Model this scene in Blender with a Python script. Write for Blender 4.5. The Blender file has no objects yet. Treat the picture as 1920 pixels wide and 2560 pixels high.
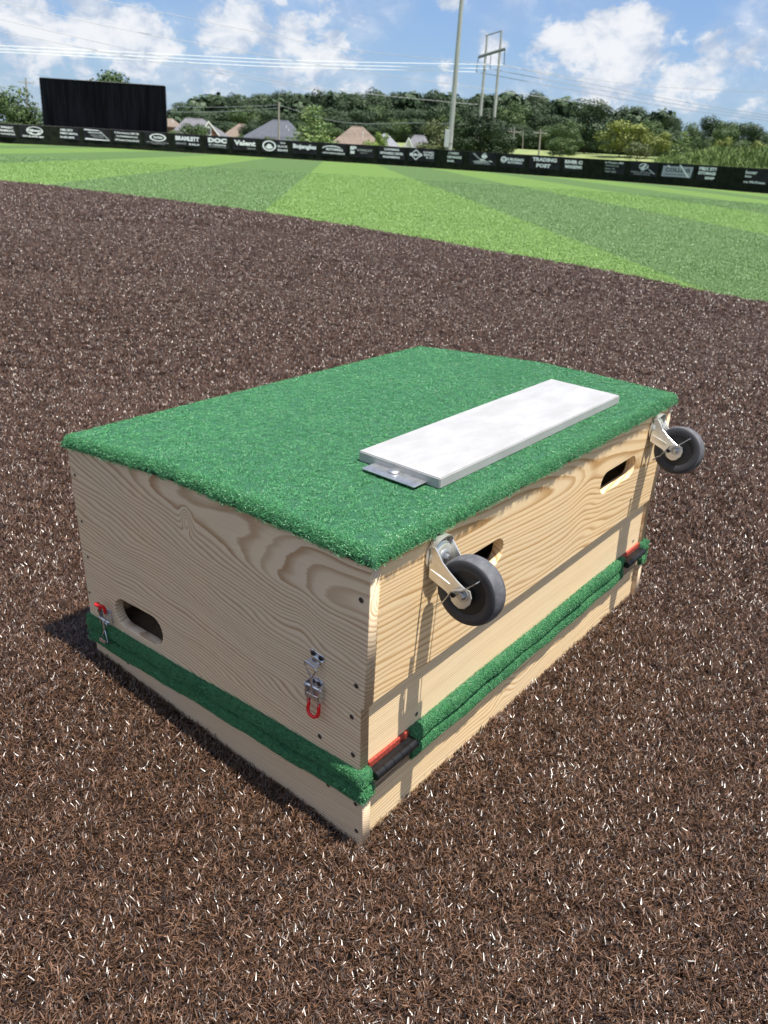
import bpy, bmesh, math, random
import numpy as np
from mathutils import Vector, Matrix
PI = math.pi
sc = bpy.context.scene
COL = sc.collection

# ------------------------------------------------------------------ camera
RW = np.array([[0.9998, 0.0006, -0.0206], [0.0, 0.9995, 0.0307], [0.0207, -0.0307, 0.9993]])   # mound frame -> world
CW = np.array([-0.6947, -0.5307, 0.8920])
MW = np.array([[0.6247, 0.2779, -0.7298], [-0.7787, 0.2913, -0.5556], [0.0582, 0.9154, 0.3984]])
FPX = 2026.7
cam = bpy.data.cameras.new('camera'); camo = bpy.data.objects.new('camera', cam); COL.objects.link(camo)
_q, _r = np.linalg.qr(MW)
for _k in range(3):
    if _q[:, _k] @ MW[:, _k] < 0: _q[:, _k] *= -1
camo.matrix_world = Matrix([list(_q[i]) + [CW[i]] for i in range(3)] + [[0, 0, 0, 1]])
cam.sensor_fit = 'HORIZONTAL'; cam.lens = 6.86; cam.sensor_width = 6.86 * 1920 / FPX
cam.clip_start = 0.05; cam.clip_end = 6000
cam.dof.use_dof = True; cam.dof.focus_distance = 1.12; cam.dof.aperture_fstop = 3.0
sc.camera = camo

def wray(u, v): return MW @ np.array([(u - 960) / FPX, -(v - 1280) / FPX, -1.0])
def at(u, v, dist):
    """world point seen in direction (u, v) at this horizontal distance from the camera"""
    r = wray(u, v); return CW + r * dist / math.hypot(r[0], r[1])

# ------------------------------------------------------------------ sun and sky
sun_box = np.array([0.053, -0.333, 1.0]); sv = RW @ sun_box; sv /= np.linalg.norm(sv)
SUN_EL = math.asin(sv[2]); SUN_AZ = math.atan2(sv[0], sv[1])
sl = bpy.data.lights.new('sun', 'SUN'); sl.energy = 5.0; sl.angle = math.radians(0.53); sl.color = (1.0, 0.955, 0.88)
so = bpy.data.objects.new('sun', sl); COL.objects.link(so); so.location = (0, 0, 30)
so.rotation_euler = Vector(sv).to_track_quat('Z', 'Y').to_euler()
sc.view_settings.view_transform = 'Standard'; sc.view_settings.look = 'None'
sc.view_settings.exposure = 0.72; sc.view_settings.gamma = 1.0; sc.view_settings.use_curve_mapping = False

class NT:
    def __init__(s, tree): s.t = tree; s.n = tree.nodes; s.l = tree.links
    def node(s, typ, **kw):
        n = s.n.new(typ)
        for k, v in kw.items(): setattr(n, k, v)
        return n
    def put(s, sock, v):
        if isinstance(v, bpy.types.NodeSocket): s.l.new(v, sock)
        else: sock.default_value = v
    def math(s, op, a, b=None, c=None, clamp=False):
        n = s.node('ShaderNodeMath', operation=op); n.use_clamp = clamp
        s.put(n.inputs[0], a)
        if b is not None: s.put(n.inputs[1], b)
        if c is not None: s.put(n.inputs[2], c)
        return n.outputs[0]
    def vmath(s, op, a, b=None):
        n = s.node('ShaderNodeVectorMath', operation=op); s.put(n.inputs[0], a)
        if b is not None:
            if op == 'SCALE': s.put(n.inputs['Scale'], b)
            else: s.put(n.inputs[1], b)
        return n.outputs['Value'] if op in ('DOT_PRODUCT', 'LENGTH', 'DISTANCE') else n.outputs[0]
    def noise(s, vec, scale, detail=3, rough=0.5, dist=0.0, dim='3D'):
        n = s.node('ShaderNodeTexNoise', noise_dimensions=dim)
        if vec is not None: s.l.new(vec, n.inputs['Vector'])
        n.inputs['Scale'].default_value = scale; n.inputs['Detail'].default_value = detail
        n.inputs['Roughness'].default_value = rough; n.inputs['Distortion'].default_value = dist
        return n.outputs['Fac']
    def ramp(s, f, stops, interp='LINEAR'):
        n = s.node('ShaderNodeValToRGB'); n.color_ramp.interpolation = interp
        e = n.color_ramp.elements
        while len(e) < len(stops): e.new(0.5)
        for i, (p, c) in enumerate(stops):
            e[i].position = p; e[i].color = (c, c, c, 1) if isinstance(c, (int, float)) else (*c, 1)
        s.put(n.inputs[0], f); return n.outputs[0]
    def mix(s, f, a, b):
        n = s.node('ShaderNodeMix', data_type='RGBA')
        s.put(n.inputs[0], f)
        for k, v in ((6, a), (7, b)):
            if isinstance(v, bpy.types.NodeSocket): s.l.new(v, n.inputs[k])
            else: n.inputs[k].default_value = (*v, 1)
        return n.outputs[2]
    def mapr(s, v, a, b, c=0.0, d=1.0, smooth=True):
        n = s.node('ShaderNodeMapRange'); n.interpolation_type = 'SMOOTHSTEP' if smooth else 'LINEAR'
        s.put(n.inputs[0], v)
        for k, x in zip((1, 2, 3, 4), (a, b, c, d)): s.put(n.inputs[k], x)
        return n.outputs[0]
    def sep(s, v):
        n = s.node('ShaderNodeSeparateXYZ'); s.l.new(v, n.inputs[0]); return n.outputs
    def comb(s, x, y, z):
        n = s.node('ShaderNodeCombineXYZ')
        for i, v in enumerate((x, y, z)): s.put(n.inputs[i], v)
        return n.outputs[0]

w = bpy.data.worlds.new('World'); sc.world = w; w.use_nodes = True
T = NT(w.node_tree); T.n.clear()
sky = T.node('ShaderNodeTexSky', sky_type='NISHITA', sun_disc=False)
sky.sun_elevation = SUN_EL; sky.sun_rotation = SUN_AZ; sky.air_density = 1.25; sky.dust_density = 0.6; sky.ozone_density = 2.2
dirv = T.node('ShaderNodeTexCoord').outputs['Generated']
xyz = T.sep(dirv)
# clouds: puffs at their own places in the sky, broken up by noise; u, v are dome coordinates
az = T.math('ARCTAN2', xyz[1], xyz[0])
el = T.math('ARCSINE', xyz[2])
sp = T.comb(az, T.math('MULTIPLY', el, 1.5), 0.0)
n_big = T.noise(sp, 9.5, 8, 0.6)
n_fin = T.noise(sp, 34, 7, 0.66, 0.4)
n_edge = T.math('ADD', T.math('MULTIPLY', T.math('SUBTRACT', n_big, 0.5), 2.2), T.math('MULTIPLY', T.math('SUBTRACT', n_fin, 0.5), 1.25))
BLOBS = [  # u, v, radius (px), weight
    (90, 95, 120, .62), (240, 60, 120, .55), (330, 110, 140, .62), (60, 20, 90, .5), (200, 190, 120, .5), (60, 210, 110, .5),
    (600, 70, 130, .62), (720, 130, 150, .7), (830, 110, 110, .7), (900, 60, 90, .42), (980, 40, 70, .4), (560, 200, 110, .45), (880, 200, 100, .5), (1110, 190, 60, .55), (1045, 195, 45, .5),
    (1230, 120, 55, .6), (1130, -25, 60, .5), (1310, -15, 55, .4),
    (1430, 120, 110, .75), (1500, 75, 75, .85), (1590, 70, 85, .85), (1560, 150, 120, .8), (1370, 170, 90, .6), (1480, 215, 120, .6), (1680, 200, 130, .55), (1800, 160, 130, .55), (1890, 130, 120, .6), (1900, 250, 120, .45), (1330, 220, 80, .45),
    (400, 230, 100, .4), (700, 20, 110, .5), (450, 190, 100, .4)]
acc = None
for (u, v, r, wt) in BLOBS:
    d_ = wray(u, v); d_ = d_ / np.linalg.norm(d_); rr = r / FPX
    ds = T.vmath('DISTANCE', dirv, tuple(d_))
    b_ = T.mapr(ds, rr * 1.5, 0.0, 0.0, wt)
    acc = b_ if acc is None else T.math('MAXIMUM', acc, b_)
# beyond the frame: fair-weather cumulus scattered over the whole dome
amb = T.mapr(T.noise(sp, 2.3, 3, 0.5), 0.40, 0.58, 0.0, 0.75)
inview = T.mapr(T.vmath('DOT_PRODUCT', dirv, tuple(wray(960, 150) / np.linalg.norm(wray(960, 150)))), 0.80, 0.90, 1.0, 0.0)
acc = T.math('MAXIMUM', acc, T.math('MULTIPLY', amb, inview))
dens = T.math('ADD', acc, T.math('MULTIPLY', n_edge, 0.55))
alpha = T.mapr(dens, 0.37, 0.56)
thin = T.mapr(T.noise(sp, 7.5, 8, 0.6), 0.36, 0.72, 0.0, 0.62)          # thin veil between the puffs
thin = T.math('MULTIPLY', thin, T.mapr(acc, 0.0, 0.45, 0.35, 1.0))
alpha = T.math('MAXIMUM', alpha, thin)
sh = T.mapr(T.math('ADD', T.math('MULTIPLY', dens, 0.55), T.math('MULTIPLY', T.noise(T.vmath('ADD', sp, (0.01, 0.035, 0.3)), 20, 7, 0.62, 0.4), 1.5)), 0.80, 1.26)
ccol = T.mix(sh, (5.6, 6.8, 8.8), (10.9, 11.1, 11.5))
bg = T.node('ShaderNodeBackground'); out = T.node('ShaderNodeOutputWorld')
skyb = T.vmath('MULTIPLY', sky.outputs[0], (0.84, 1.08, 1.62))
skyc = T.mix(T.mapr(el, 0.0, 0.40, 0.42, 0.0), skyb, (5.2, 7.3, 9.8))
T.l.new(T.mix(T.math('MULTIPLY', alpha, 0.96), skyc, ccol), bg.inputs[0]); bg.inputs[1].default_value = 0.051
T.l.new(bg.outputs[0], out.inputs[0])

# ------------------------------------------------------------------ helpers
def mat(name, col, rough=0.6, metal=0.0, spec=0.5, fn=None, bump=None, **kw):
    m = bpy.data.materials.new(name); m.use_nodes = True
    t = NT(m.node_tree); b = t.n['Principled BSDF']
    b.inputs['Base Color'].default_value = (*col, 1); b.inputs['Roughness'].default_value = rough
    b.inputs['Metallic'].default_value = metal; b.inputs['Specular IOR Level'].default_value = spec
    for k, v in kw.items(): b.inputs[k].default_value = v
    if fn: fn(t, b)
    return m
def objco(t): return t.node('ShaderNodeTexCoord').outputs['Object']
def bumpn(t, b, h, strength=0.3, dist=0.001):
    n = t.node('ShaderNodeBump'); n.inputs['Strength'].default_value = strength; n.inputs['Distance'].default_value = dist
    t.l.new(h, n.inputs['Height']); t.l.new(n.outputs[0], b.inputs['Normal'])
def mottled(c1, c2, scale, rough=0.6, detail=5, bumpd=0.0, stretch=None, **kw):
    def fn(t, b):
        co = objco(t)
        if stretch: co = t.vmath('MULTIPLY', co, stretch)
        f = t.noise(co, scale, detail, 0.6)
        t.l.new(t.mix(t.mapr(f, 0.35, 0.68), c1, c2), b.inputs['Base Color'])
        if bumpd: bumpn(t, b, f, 0.6, bumpd)
    return fn

def tag(o, label=None, cat=None, group=None, kind=None):
    if label: o['label'] = label
    if cat: o['category'] = cat
    if group: o['group'] = group
    if kind: o['kind'] = kind
    return o
def link(name, me, parent=None, m=None, smooth=False):
    o = bpy.data.objects.new(name, me); COL.objects.link(o)
    if parent is not None: o.parent = parent
    if m is not None and not me.materials: me.materials.append(m)
    if smooth: me.polygons.foreach_set('use_smooth', [True] * len(me.polygons))
    return o
def empty(name, loc=(0, 0, 0), rot=(0, 0, 0), parent=None):
    o = bpy.data.objects.new(name, None); COL.objects.link(o); o.location = loc; o.rotation_euler = rot
    o.empty_display_size = 0.1
    if parent is not None: o.parent = parent
    return o
class MB:
    """collects simple shapes into one mesh"""
    def __init__(s): s.v = []; s.f = []
    def add(s, v, f):
        k = len(s.v); s.v += [tuple(float(c) for c in p) for p in v]; s.f += [tuple(i + k for i in q) for q in f]; return s
    def box(s, x0, x1, y0, y1, z0, z1, M=None):
        v = [Vector((x, y, z)) for z in (z0, z1) for y in (y0, y1) for x in (x0, x1)]
        if M is not None: v = [M @ p for p in v]
        return s.add(v, [(0, 2, 3, 1), (4, 5, 7, 6), (0, 1, 5, 4), (2, 6, 7, 3), (0, 4, 6, 2), (1, 3, 7, 5)])
    def tube(s, pts, r, n=10, caps=True, close=False, flat=None):
        pts = [Vector(p) for p in pts]; rs = r if isinstance(r, (list, tuple)) else [r] * len(pts)
        N = len(pts); rings = []; prev = None
        for i, p in enumerate(pts):
            if close: d = (pts[(i + 1) % N] - pts[i - 1])
            else: d = (pts[min(i + 1, N - 1)] - pts[max(i - 1, 0)])
            d.normalize()
            if prev is None:
                a = Vector((0, 0, 1)) if abs(d.z) < 0.9 else Vector((1, 0, 0))
                e = d.cross(a).normalized()
            else:
                e = (prev - d * prev.dot(d)).normalized()
            prev = e; g = d.cross(e)
            rings.append([p + (e * math.cos(2 * PI * k / n) + g * math.sin(2 * PI * k / n)) * rs[i] for k in range(n)])
        v = [q for ring in rings for q in ring]; f = []
        M = N if close else N - 1
        for i in range(M):
            j = (i + 1) % N
            for k in range(n): f.append((i * n + k, i * n + (k + 1) % n, j * n + (k + 1) % n, j * n + k))
        if caps and not close: f.append(tuple(range(n))[::-1]); f.append(tuple((N - 1) * n + k for k in range(n)))
        return s.add(v, f)
    def lathe(s, prof, origin, axis, n=32, up=None):
        """prof: (radius, distance along axis)"""
        ax = Vector(axis).normalized(); a = Vector((0, 0, 1)) if abs(ax.z) < 0.9 else Vector((1, 0, 0))
        e = ax.cross(a).normalized(); g = ax.cross(e); o = Vector(origin); v = []; f = []
        for (r, h) in prof:
            for k in range(n): v.append(o + ax * h + (e * math.cos(2 * PI * k / n) + g * math.sin(2 * PI * k / n)) * r)
        for i in range(len(prof) - 1):
            for k in range(n): f.append((i * n + k, i * n + (k + 1) % n, (i + 1) * n + (k + 1) % n, (i + 1) * n + k))
        f.append(tuple(range(n))[::-1]); f.append(tuple((len(prof) - 1) * n + k for k in range(n)))
        return s.add(v, f)
    def prism(s, poly, fn, w0, w1):
        """poly of (u, v), fn(u, v, w) -> point"""
        n = len(poly); v = [fn(a, b, w0) for a, b in poly] + [fn(a, b, w1) for a, b in poly]
        return s.add(v, [tuple(range(n))[::-1], tuple(range(n, 2 * n))] + [(i, (i + 1) % n, n + (i + 1) % n, n + i) for i in range(n)])
    def build(s, name, m, parent=None, smooth=False, bevel=0.0, seg=1):
        me = bpy.data.meshes.new(name); me.from_pydata(s.v, [], s.f)
        bm = bmesh.new(); bm.from_mesh(me)
        bmesh.ops.recalc_face_normals(bm, faces=bm.faces)
        if bevel: bmesh.ops.bevel(bm, geom=bm.edges[:], offset=bevel, segments=seg, affect='EDGES', clamp_overlap=True)
        bm.to_mesh(me); bm.free()
        o = link(name, me, parent, m)
        if smooth:
            me.polygons.foreach_set('use_smooth', [True] * len(me.polygons))
            if smooth != 'all': me.set_sharp_from_angle(angle=math.radians(40))
        return o
def board(name, outer, holes, fn, thick, m, parent, bevel=0.0012):
    """a flat board with cut-outs: outline (u, v), thickness along w"""
    cu = bpy.data.curves.new(name, 'CURVE'); cu.dimensions = '2D'; cu.fill_mode = 'BOTH'
    cu.extrude = thick / 2 - bevel; cu.bevel_depth = bevel; cu.bevel_resolution = 1; cu.offset = -bevel
    for poly in [outer] + holes:
        s = cu.splines.new('POLY'); s.points.add(len(poly) - 1); s.use_cyclic_u = True
        for p, q in zip(s.points, poly): p.co = (q[0], q[1], 0, 1)
    tmp = bpy.data.objects.new('tmp', cu); COL.objects.link(tmp)
    dg = bpy.context.evaluated_depsgraph_get()
    me = bpy.data.meshes.new_from_object(tmp.evaluated_get(dg)); bpy.data.objects.remove(tmp)
    for v in me.vertices: v.co = fn(v.co.x, v.co.y, v.co.z + thick / 2)
    bm = bmesh.new(); bm.from_mesh(me); bmesh.ops.remove_doubles(bm, verts=bm.verts, dist=1e-5)
    bmesh.ops.recalc_face_normals(bm, faces=bm.faces); bm.to_mesh(me); bm.free()
    me.materials.clear(); me.name = name
    return link(name, me, parent, m)
def slot(u0, u1, v0, v1, n=10):
    r = (v1 - v0) / 2; c = (v0 + v1) / 2
    return [(u1 - r + r * math.sin(PI * k / n), c - r * math.cos(PI * k / n)) for k in range(n + 1)] + \
           [(u0 + r - r * math.sin(PI * k / n), c + r * math.cos(PI * k / n)) for k in range(n + 1)]
def smooth01(t): t = np.clip(t, 0, 1); return t * t * (3 - 2 * t)
def scatter(name, P, rot, scl, idx, variants, parent=None):
    """one mesh of points whose geometry nodes set one of the variant tufts on every point"""
    me = bpy.data.meshes.new(name); me.vertices.add(len(P)); me.vertices.foreach_set('co', np.asarray(P, np.float32).ravel())
    a = me.attributes.new('rot', 'FLOAT_VECTOR', 'POINT'); a.data.foreach_set('vector', np.asarray(rot, np.float32).ravel())
    a = me.attributes.new('scl', 'FLOAT', 'POINT'); a.data.foreach_set('value', np.asarray(scl, np.float32).ravel())
    a = me.attributes.new('idx', 'INT', 'POINT'); a.data.foreach_set('value', np.asarray(idx, np.int32).ravel())
    o = bpy.data.objects.new(name, me); COL.objects.link(o)
    if parent is not None: o.parent = parent
    ng = bpy.data.node_groups.new(name, 'GeometryNodeTree')
    ng.interface.new_socket('Geometry', in_out='INPUT', socket_type='NodeSocketGeometry')
    ng.interface.new_socket('Geometry', in_out='OUTPUT', socket_type='NodeSocketGeometry')
    N = ng.nodes; L = ng.links
    gi = N.new('NodeGroupInput'); go = N.new('NodeGroupOutput'); iop = N.new('GeometryNodeInstanceOnPoints')
    ci = N.new('GeometryNodeCollectionInfo'); ci.inputs['Collection'].default_value = variants
    ci.inputs['Separate Children'].default_value = True; ci.inputs['Reset Children'].default_value = True
    def at_(nm, ty):
        n = N.new('GeometryNodeInputNamedAttribute'); n.data_type = ty; n.inputs[0].default_value = nm; return n.outputs[0]
    e2r = N.new('FunctionNodeEulerToRotation'); L.new(at_('rot', 'FLOAT_VECTOR'), e2r.inputs[0])
    L.new(gi.outputs[0], iop.inputs['Points']); L.new(ci.outputs[0], iop.inputs['Instance'])
    iop.inputs['Pick Instance'].default_value = True; L.new(at_('idx', 'INT'), iop.inputs['Instance Index'])
    L.new(e2r.outputs[0], iop.inputs['Rotation']); L.new(at_('scl', 'FLOAT'), iop.inputs['Scale'])
    L.new(iop.outputs[0], go.inputs[0])
    md = o.modifiers.new('scatter', 'NODES'); md.node_group = ng
    return o
def tufts(cname, nvar, nbl, rad, length, width, tilt, mm, rng, seg=2, lcol=None):
    """a collection of small tufts of bent ribbon blades"""
    col = bpy.data.collections.new(cname)
    for k in range(nvar):
        v = []; f = []; cc = []
        for b in range(nbl):
            a = rng.uniform(0, 2 * PI); rr = rad * math.sqrt(rng.random()); x, y = rr * math.cos(a), rr * math.sin(a)
            L_ = length * rng.uniform(0.6, 1.25); W = width * rng.uniform(0.7, 1.2); h = rng.uniform(0, 2 * PI)
            t0 = tilt[0] + (tilt[1] - tilt[0]) * rng.random() ** 0.8; curl = rng.uniform(0.0, 0.7); tw = rng.uniform(-1.0, 1.0) + h + PI / 2
            dx, dy = math.cos(h), math.sin(h); p = np.array([x, y, 0.0]); t = t0 * 0.5
            c = rng.random(); base = len(v)
            for s in range(seg + 1):
                ws = W * (1.0 if s < seg else 0.45) * 0.5
                wx, wy = math.cos(tw + s * 0.25) * ws, math.sin(tw + s * 0.25) * ws
                v.append((p[0] - wx, p[1] - wy, p[2])); v.append((p[0] + wx, p[1] + wy, p[2])); cc += [c, c]
                p = p + np.array([dx * math.sin(t), dy * math.sin(t), math.cos(t)]) * L_ / seg; t = t + t0 * 0.5 + curl * 0.6
            for s in range(seg): f.append((base + 2 * s, base + 2 * s + 1, base + 2 * s + 3, base + 2 * s + 2))
        me = bpy.data.meshes.new(cname); me.from_pydata(v, [], f); me.materials.append(mm)
        a = me.attributes.new('tint', 'FLOAT', 'POINT'); a.data.foreach_set('value', cc)
        col.objects.link(bpy.data.objects.new(cname, me))
    return col

# ------------------------------------------------------------------ terrain
FU = [(-700, 2.0, 90), (-300, 0.5, 120), (0, 0, 131.4), (125, 0, 132.6), (300, 0, 132.0), (425, 0, 131.5), (575, 0, 130), (727, 0, 129.0), (945, 0, 125.5), (1095, 0, 123.4), (1156, 0, 121.8), (1308, 0, 119), (1473, 0, 117), (1648, 0, 111.5), (1830, 0, 106.5), (1920, 0, 102), (2200, 0, 90), (2600, 0, 75)]
FB = {0: 358.4, 125: 363, 300: 371.5, 425: 379.5, 575: 388.5, 727: 398, 945: 411.5, 1095: 421.5, 1156: 426, 1308: 436.5, 1473: 448.5, 1648: 461.5, 1830: 477, 1920: 486}
faz, frr, fz = [], [], []
for (u, _, dist) in FU:
    vb = FB.get(u, 337 + 0.0635 * u + 20); P = at(u, vb, dist)
    faz.append(math.atan2(P[1], P[0])); frr.append(math.hypot(P[0], P[1])); fz.append(P[2] if u in FB else 0.0)
o_ = np.argsort(faz); faz = np.array(faz)[o_]; frr = np.array(frr)[o_]; fz = np.array(fz)[o_]
def RF(a): return np.interp(a, faz, frr)
def ZF(a): return np.interp(a, faz, fz)
BORD = [(-3.15, 15), (-2.2, 15), (-1.5, 10), (-0.9, 7.2), (-0.4, 6.2), (-0.1, 6.45), (0.2026, 6.818), (0.279, 7.184), (0.369, 7.847), (0.4586, 8.444), (0.549, 9.165), (0.6525, 10.35), (0.753, 11.84), (0.83, 13.3), (0.9047, 14.49), (0.969, 15.82), (1.026, 17.18), (1.06, 18.4), (1.107, 19.27), (1.2, 20.6), (1.35, 22), (1.6, 23), (2.2, 20), (3.15, 15)]
BORD[13:17] = [(0.83, 13.25), (0.9047, 14.55), (0.969, 15.9), (1.026, 17.15)]
def RB(a): return np.interp(a, [b[0] for b in BORD], [b[1] for b in BORD])
TC = np.array([0.5, 0.33]); NB = RW[:, 2]
def gz(x, y):
    x = np.asarray(x, float); y = np.asarray(y, float)
    r = np.hypot(x, y); a = np.arctan2(y, x)
    loc = -(NB[0] * x + NB[1] * y) / NB[2] - 0.016
    wl = 1 - smooth01((np.hypot(x - TC[0], y - TC[1]) - 1.1) / 3.2)
    rf = RF(a)
    hump = 0.060 * np.clip(y / 0.65, 0, 1) * (1 - smooth01((np.hypot(x - TC[0], y - TC[1]) - 0.9) / 3.0))
    z = (loc + hump) * wl + (-0.016) * (1 - wl) * (1 - smooth01((r - 6) / 20))
    z = z + ZF(a) * smooth01((r - 25) / np.maximum(rf - 25, 1))
    side = 1 - 0.5 * smooth01((a - 0.6) / 0.35)
    z = z + side * 4.4 * smooth01((r - rf - 6) / 62)
    return z
def polar(name, r_of, nr, a_list, m, dz=0.0, power=1.0):
    A = np.array(a_list); v = []; f = []
    for i in range(nr + 1):
        t = (i / nr) ** power
        r = np.array([r_of(a, t) for a in A]); X = r * np.cos(A); Y = r * np.sin(A); Z = gz(X, Y) + dz
        v += list(zip(X, Y, Z))
    n = len(A)
    for i in range(nr):
        for k in range(n - 1): f.append((i * n + k, (i + 1) * n + k, (i + 1) * n + k + 1, i * n + k + 1))
    me = bpy.data.meshes.new(name); me.from_pydata(v, [], f)
    o = link(name, me, None, m, True); tag(o, kind='structure'); return o

def brown_fn(t, b):
    co = objco(t); f1 = t.noise(co, 260, 3, 0.7); f2 = t.noise(co, 1.3, 3, 0.5); f3 = t.noise(co, 60, 3, 0.7)
    c = t.mix(t.mapr(f1, 0.3, 0.7), (0.008, 0.006, 0.005), (0.042, 0.024, 0.018))
    c = t.mix(t.mapr(f3, 0.4, 0.75, 0, 0.6), c, (0.07, 0.042, 0.034))
    t.l.new(t.mix(t.mapr(f2, 0.3, 0.7, 0.0, 0.25), c, (0.05, 0.035, 0.03)), b.inputs['Base Color'])
    bumpn(t, b, f1, 1.0, 0.004)
brown = mat('brown_turf', (0.06, 0.035, 0.025), 0.95, 0, 0.05, fn=brown_fn)
AP = (-122.0, -109.0); NS = 43.0
def green_stripe(t, co):
    """0..1 mask of the mown-look stripes that fan out over the outfield"""
    x, y, z = t.sep(co)
    th = t.math('ARCTAN2', t.math('SUBTRACT', y, AP[1]), t.math('SUBTRACT', x, AP[0]))
    wob = t.math('MULTIPLY', t.math('SUBTRACT', t.noise(co, 0.4, 2), 0.5), 0.0004)
    q = t.math('DIVIDE', t.math('SUBTRACT', t.math('ADD', th, wob), TH0), DTH * 2)
    fr = t.math('FRACT', t.math('ADD', q, 50.0))
    return t.math('MULTIPLY', t.mapr(fr, 0.0, 0.004), t.mapr(fr, 0.5, 0.504, 1.0, 0.0))
TH0 = 0.7100; DTH = 0.0260
GL1, GL2 = (0.088, 0.155, 0.037), (0.134, 0.215, 0.060)
GD1, GD2 = (0.060, 0.112, 0.036), (0.098, 0.158, 0.058)
def green_fn(t, b):
    co = objco(t); f1 = t.noise(co, 55, 4, 0.7); f2 = t.noise(t.vmath('MULTIPLY', co, (1, 1, 1)), 2.2, 4, 0.6)
    f = t.math('ADD', t.math('MULTIPLY', f1, 0.55), t.math('MULTIPLY', f2, 0.45))
    f = t.mapr(f, 0.36, 0.64)
    c = t.mix(green_stripe(t, co), t.mix(f, GD1, GD2), t.mix(f, GL1, GL2))
    t.l.new(c, b.inputs['Base Color']); bumpn(t, b, f1, 1.0, 0.01)
green = mat('green_turf', (0.1, 0.2, 0.03), 0.9, 0, 0.08, fn=green_fn)
field = mat('field_grass', (0.2, 0.24, 0.08), 0.9, fn=mottled((0.150, 0.200, 0.060), (0.235, 0.270, 0.105), 0.25, detail=8))
AV = list(np.linspace(-0.25, 1.35, 161))
AFULL = sorted(set(list(np.linspace(-PI, -0.25, 40)) + AV + list(np.linspace(1.35, PI, 30))))
polar('infield_turf', lambda a, t: 0.01 + t * (RB(a) - 0.01), 70, AFULL, brown, 0.0, 1.6)
polar('outfield_turf', lambda a, t: RB(a) + t * (RF(a) + 0.2 - RB(a)), 60, AFULL, green, 0.0, 1.7)
polar('ground', lambda a, t: RF(a) + 0.2 + (t ** 2.2) * 3500, 60, AFULL, field, 0.0)

# ------------------------------------------------------------------ turf blades
rng = random.Random(7); NR = np.random.default_rng(11)
def blade_mat(name, c0, c1, c2, rough, spec, stripe=False, trans=0.0):
    def fn(t, b):
        a = t.node('ShaderNodeAttribute', attribute_name='tint').outputs['Fac']
        if stripe:
            # the tuft takes the colour of the stripe it stands in
            pos = t.node('ShaderNodeNewGeometry').outputs['Position']
            m = green_stripe(t, pos)
            c = t.mix(m, t.ramp(a, [(0, tuple(1.6 * q for q in GD1)), (1, tuple(2.5 * q for q in GD2))]), t.ramp(a, [(0, tuple(1.5 * q for q in GL1)), (1, tuple(2.3 * q for q in GL2))]))
        else:
            c = t.ramp(a, [(0.0, c0), (0.55, c1), (1.0, c2)])
        t.l.new(c, b.inputs['Base Color'])
    return mat(name, c1, rough, 0, spec, fn)
bm_brown = blade_mat('brown_blade', (0.010, 0.006, 0.004), (0.086, 0.043, 0.0225), (0.19, 0.102, 0.058), 0.33, 0.75)
bm_green = blade_mat('green_blade', None, (0.08, 0.2, 0.03), None, 0.45, 0.5, True)
t_brown = tufts('brown_tuft', 8, 100, 0.024, 0.0150, 0.00145, (0.30, 1.45), bm_brown, rng)
t_green = tufts('green_tuft', 6, 60, 0.024, 0.012, 0.0019, (0.2, 1.2), bm_green, rng)
def wedge(dens, r0, r1, half):
    """jittered grid of points on the ground between two radii round the camera foot"""
    s = 1 / math.sqrt(dens); k = int(r1 / s) + 2; g = np.arange(-k, k + 1) * s; X, Y = np.meshgrid(g, g); X = X.ravel(); Y = Y.ravel()
    r = np.hypot(X, Y); a = (np.arctan2(Y, X) - FA + PI) % (2 * PI) - PI; q = (r >= r0) & (r < r1) & (np.abs(a) < half)
    X, Y = X[q], Y[q]; n = len(X)
    return CW[0] + X + NR.uniform(-.62, .62, n) * s, CW[1] + Y + NR.uniform(-.62, .62, n) * s
FA = math.atan2(*(wray(960, 1280)[:2][::-1]))
def ground_tufts(name, bands, col, nvar, inside, label, cat):
    XS, YS, SS = [], [], []
    for (r0, r1, dens, s) in bands:
        half = 0.80 if r1 < 3 else 0.62
        x, y = wedge(dens, r0, r1, half); n = len(x)
        XS.append(x); YS.append(y); SS.append(np.full(n, s))
    x = np.concatenate(XS); y = np.concatenate(YS); s = np.concatenate(SS)
    a = np.arctan2(y, x); r = np.hypot(x, y); edge = RB(a)
    k = (r < edge + 0.01) if inside else (r > edge)
    k &= ~((x > 0.06) & (x < 0.93) & (y > 0.06) & (y < 0.60))
    x, y, s = x[k], y[k], s[k]; n = len(x)
    P = np.stack([x, y, gz(x, y) - 0.001], 1)
    rot = np.stack([NR.normal(0, 0.08, n), NR.normal(0, 0.08, n), NR.uniform(0, 2 * PI, n)], 1)
    o = scatter(name, P, rot, s * NR.uniform(0.75, 1.15, n), NR.integers(0, nvar, n), col)
    tag(o, label, cat, kind='stuff'); return o
ground_tufts('brown_turf_blades', [(0.05, 1.9, 2300, .95), (1.9, 3.4, 1400, 1.1), (3.4, 6.5, 560, 1.35), (6.5, 11, 230, 1.8), (11, 21, 90, 2.6)], t_brown, 8, True,
             'glossy brown artificial turf blades covering the infield skin', 'turf')
ground_tufts('green_turf_blades', [(5, 9, 420, 1.5), (9, 14, 200, 2.0), (14, 22, 90, 2.6), (22, 32, 40, 3.2), (32, 46, 14, 3.8)], t_green, 6, False,
             'striped green artificial turf blades at the near edge of the outfield', 'turf')

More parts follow.
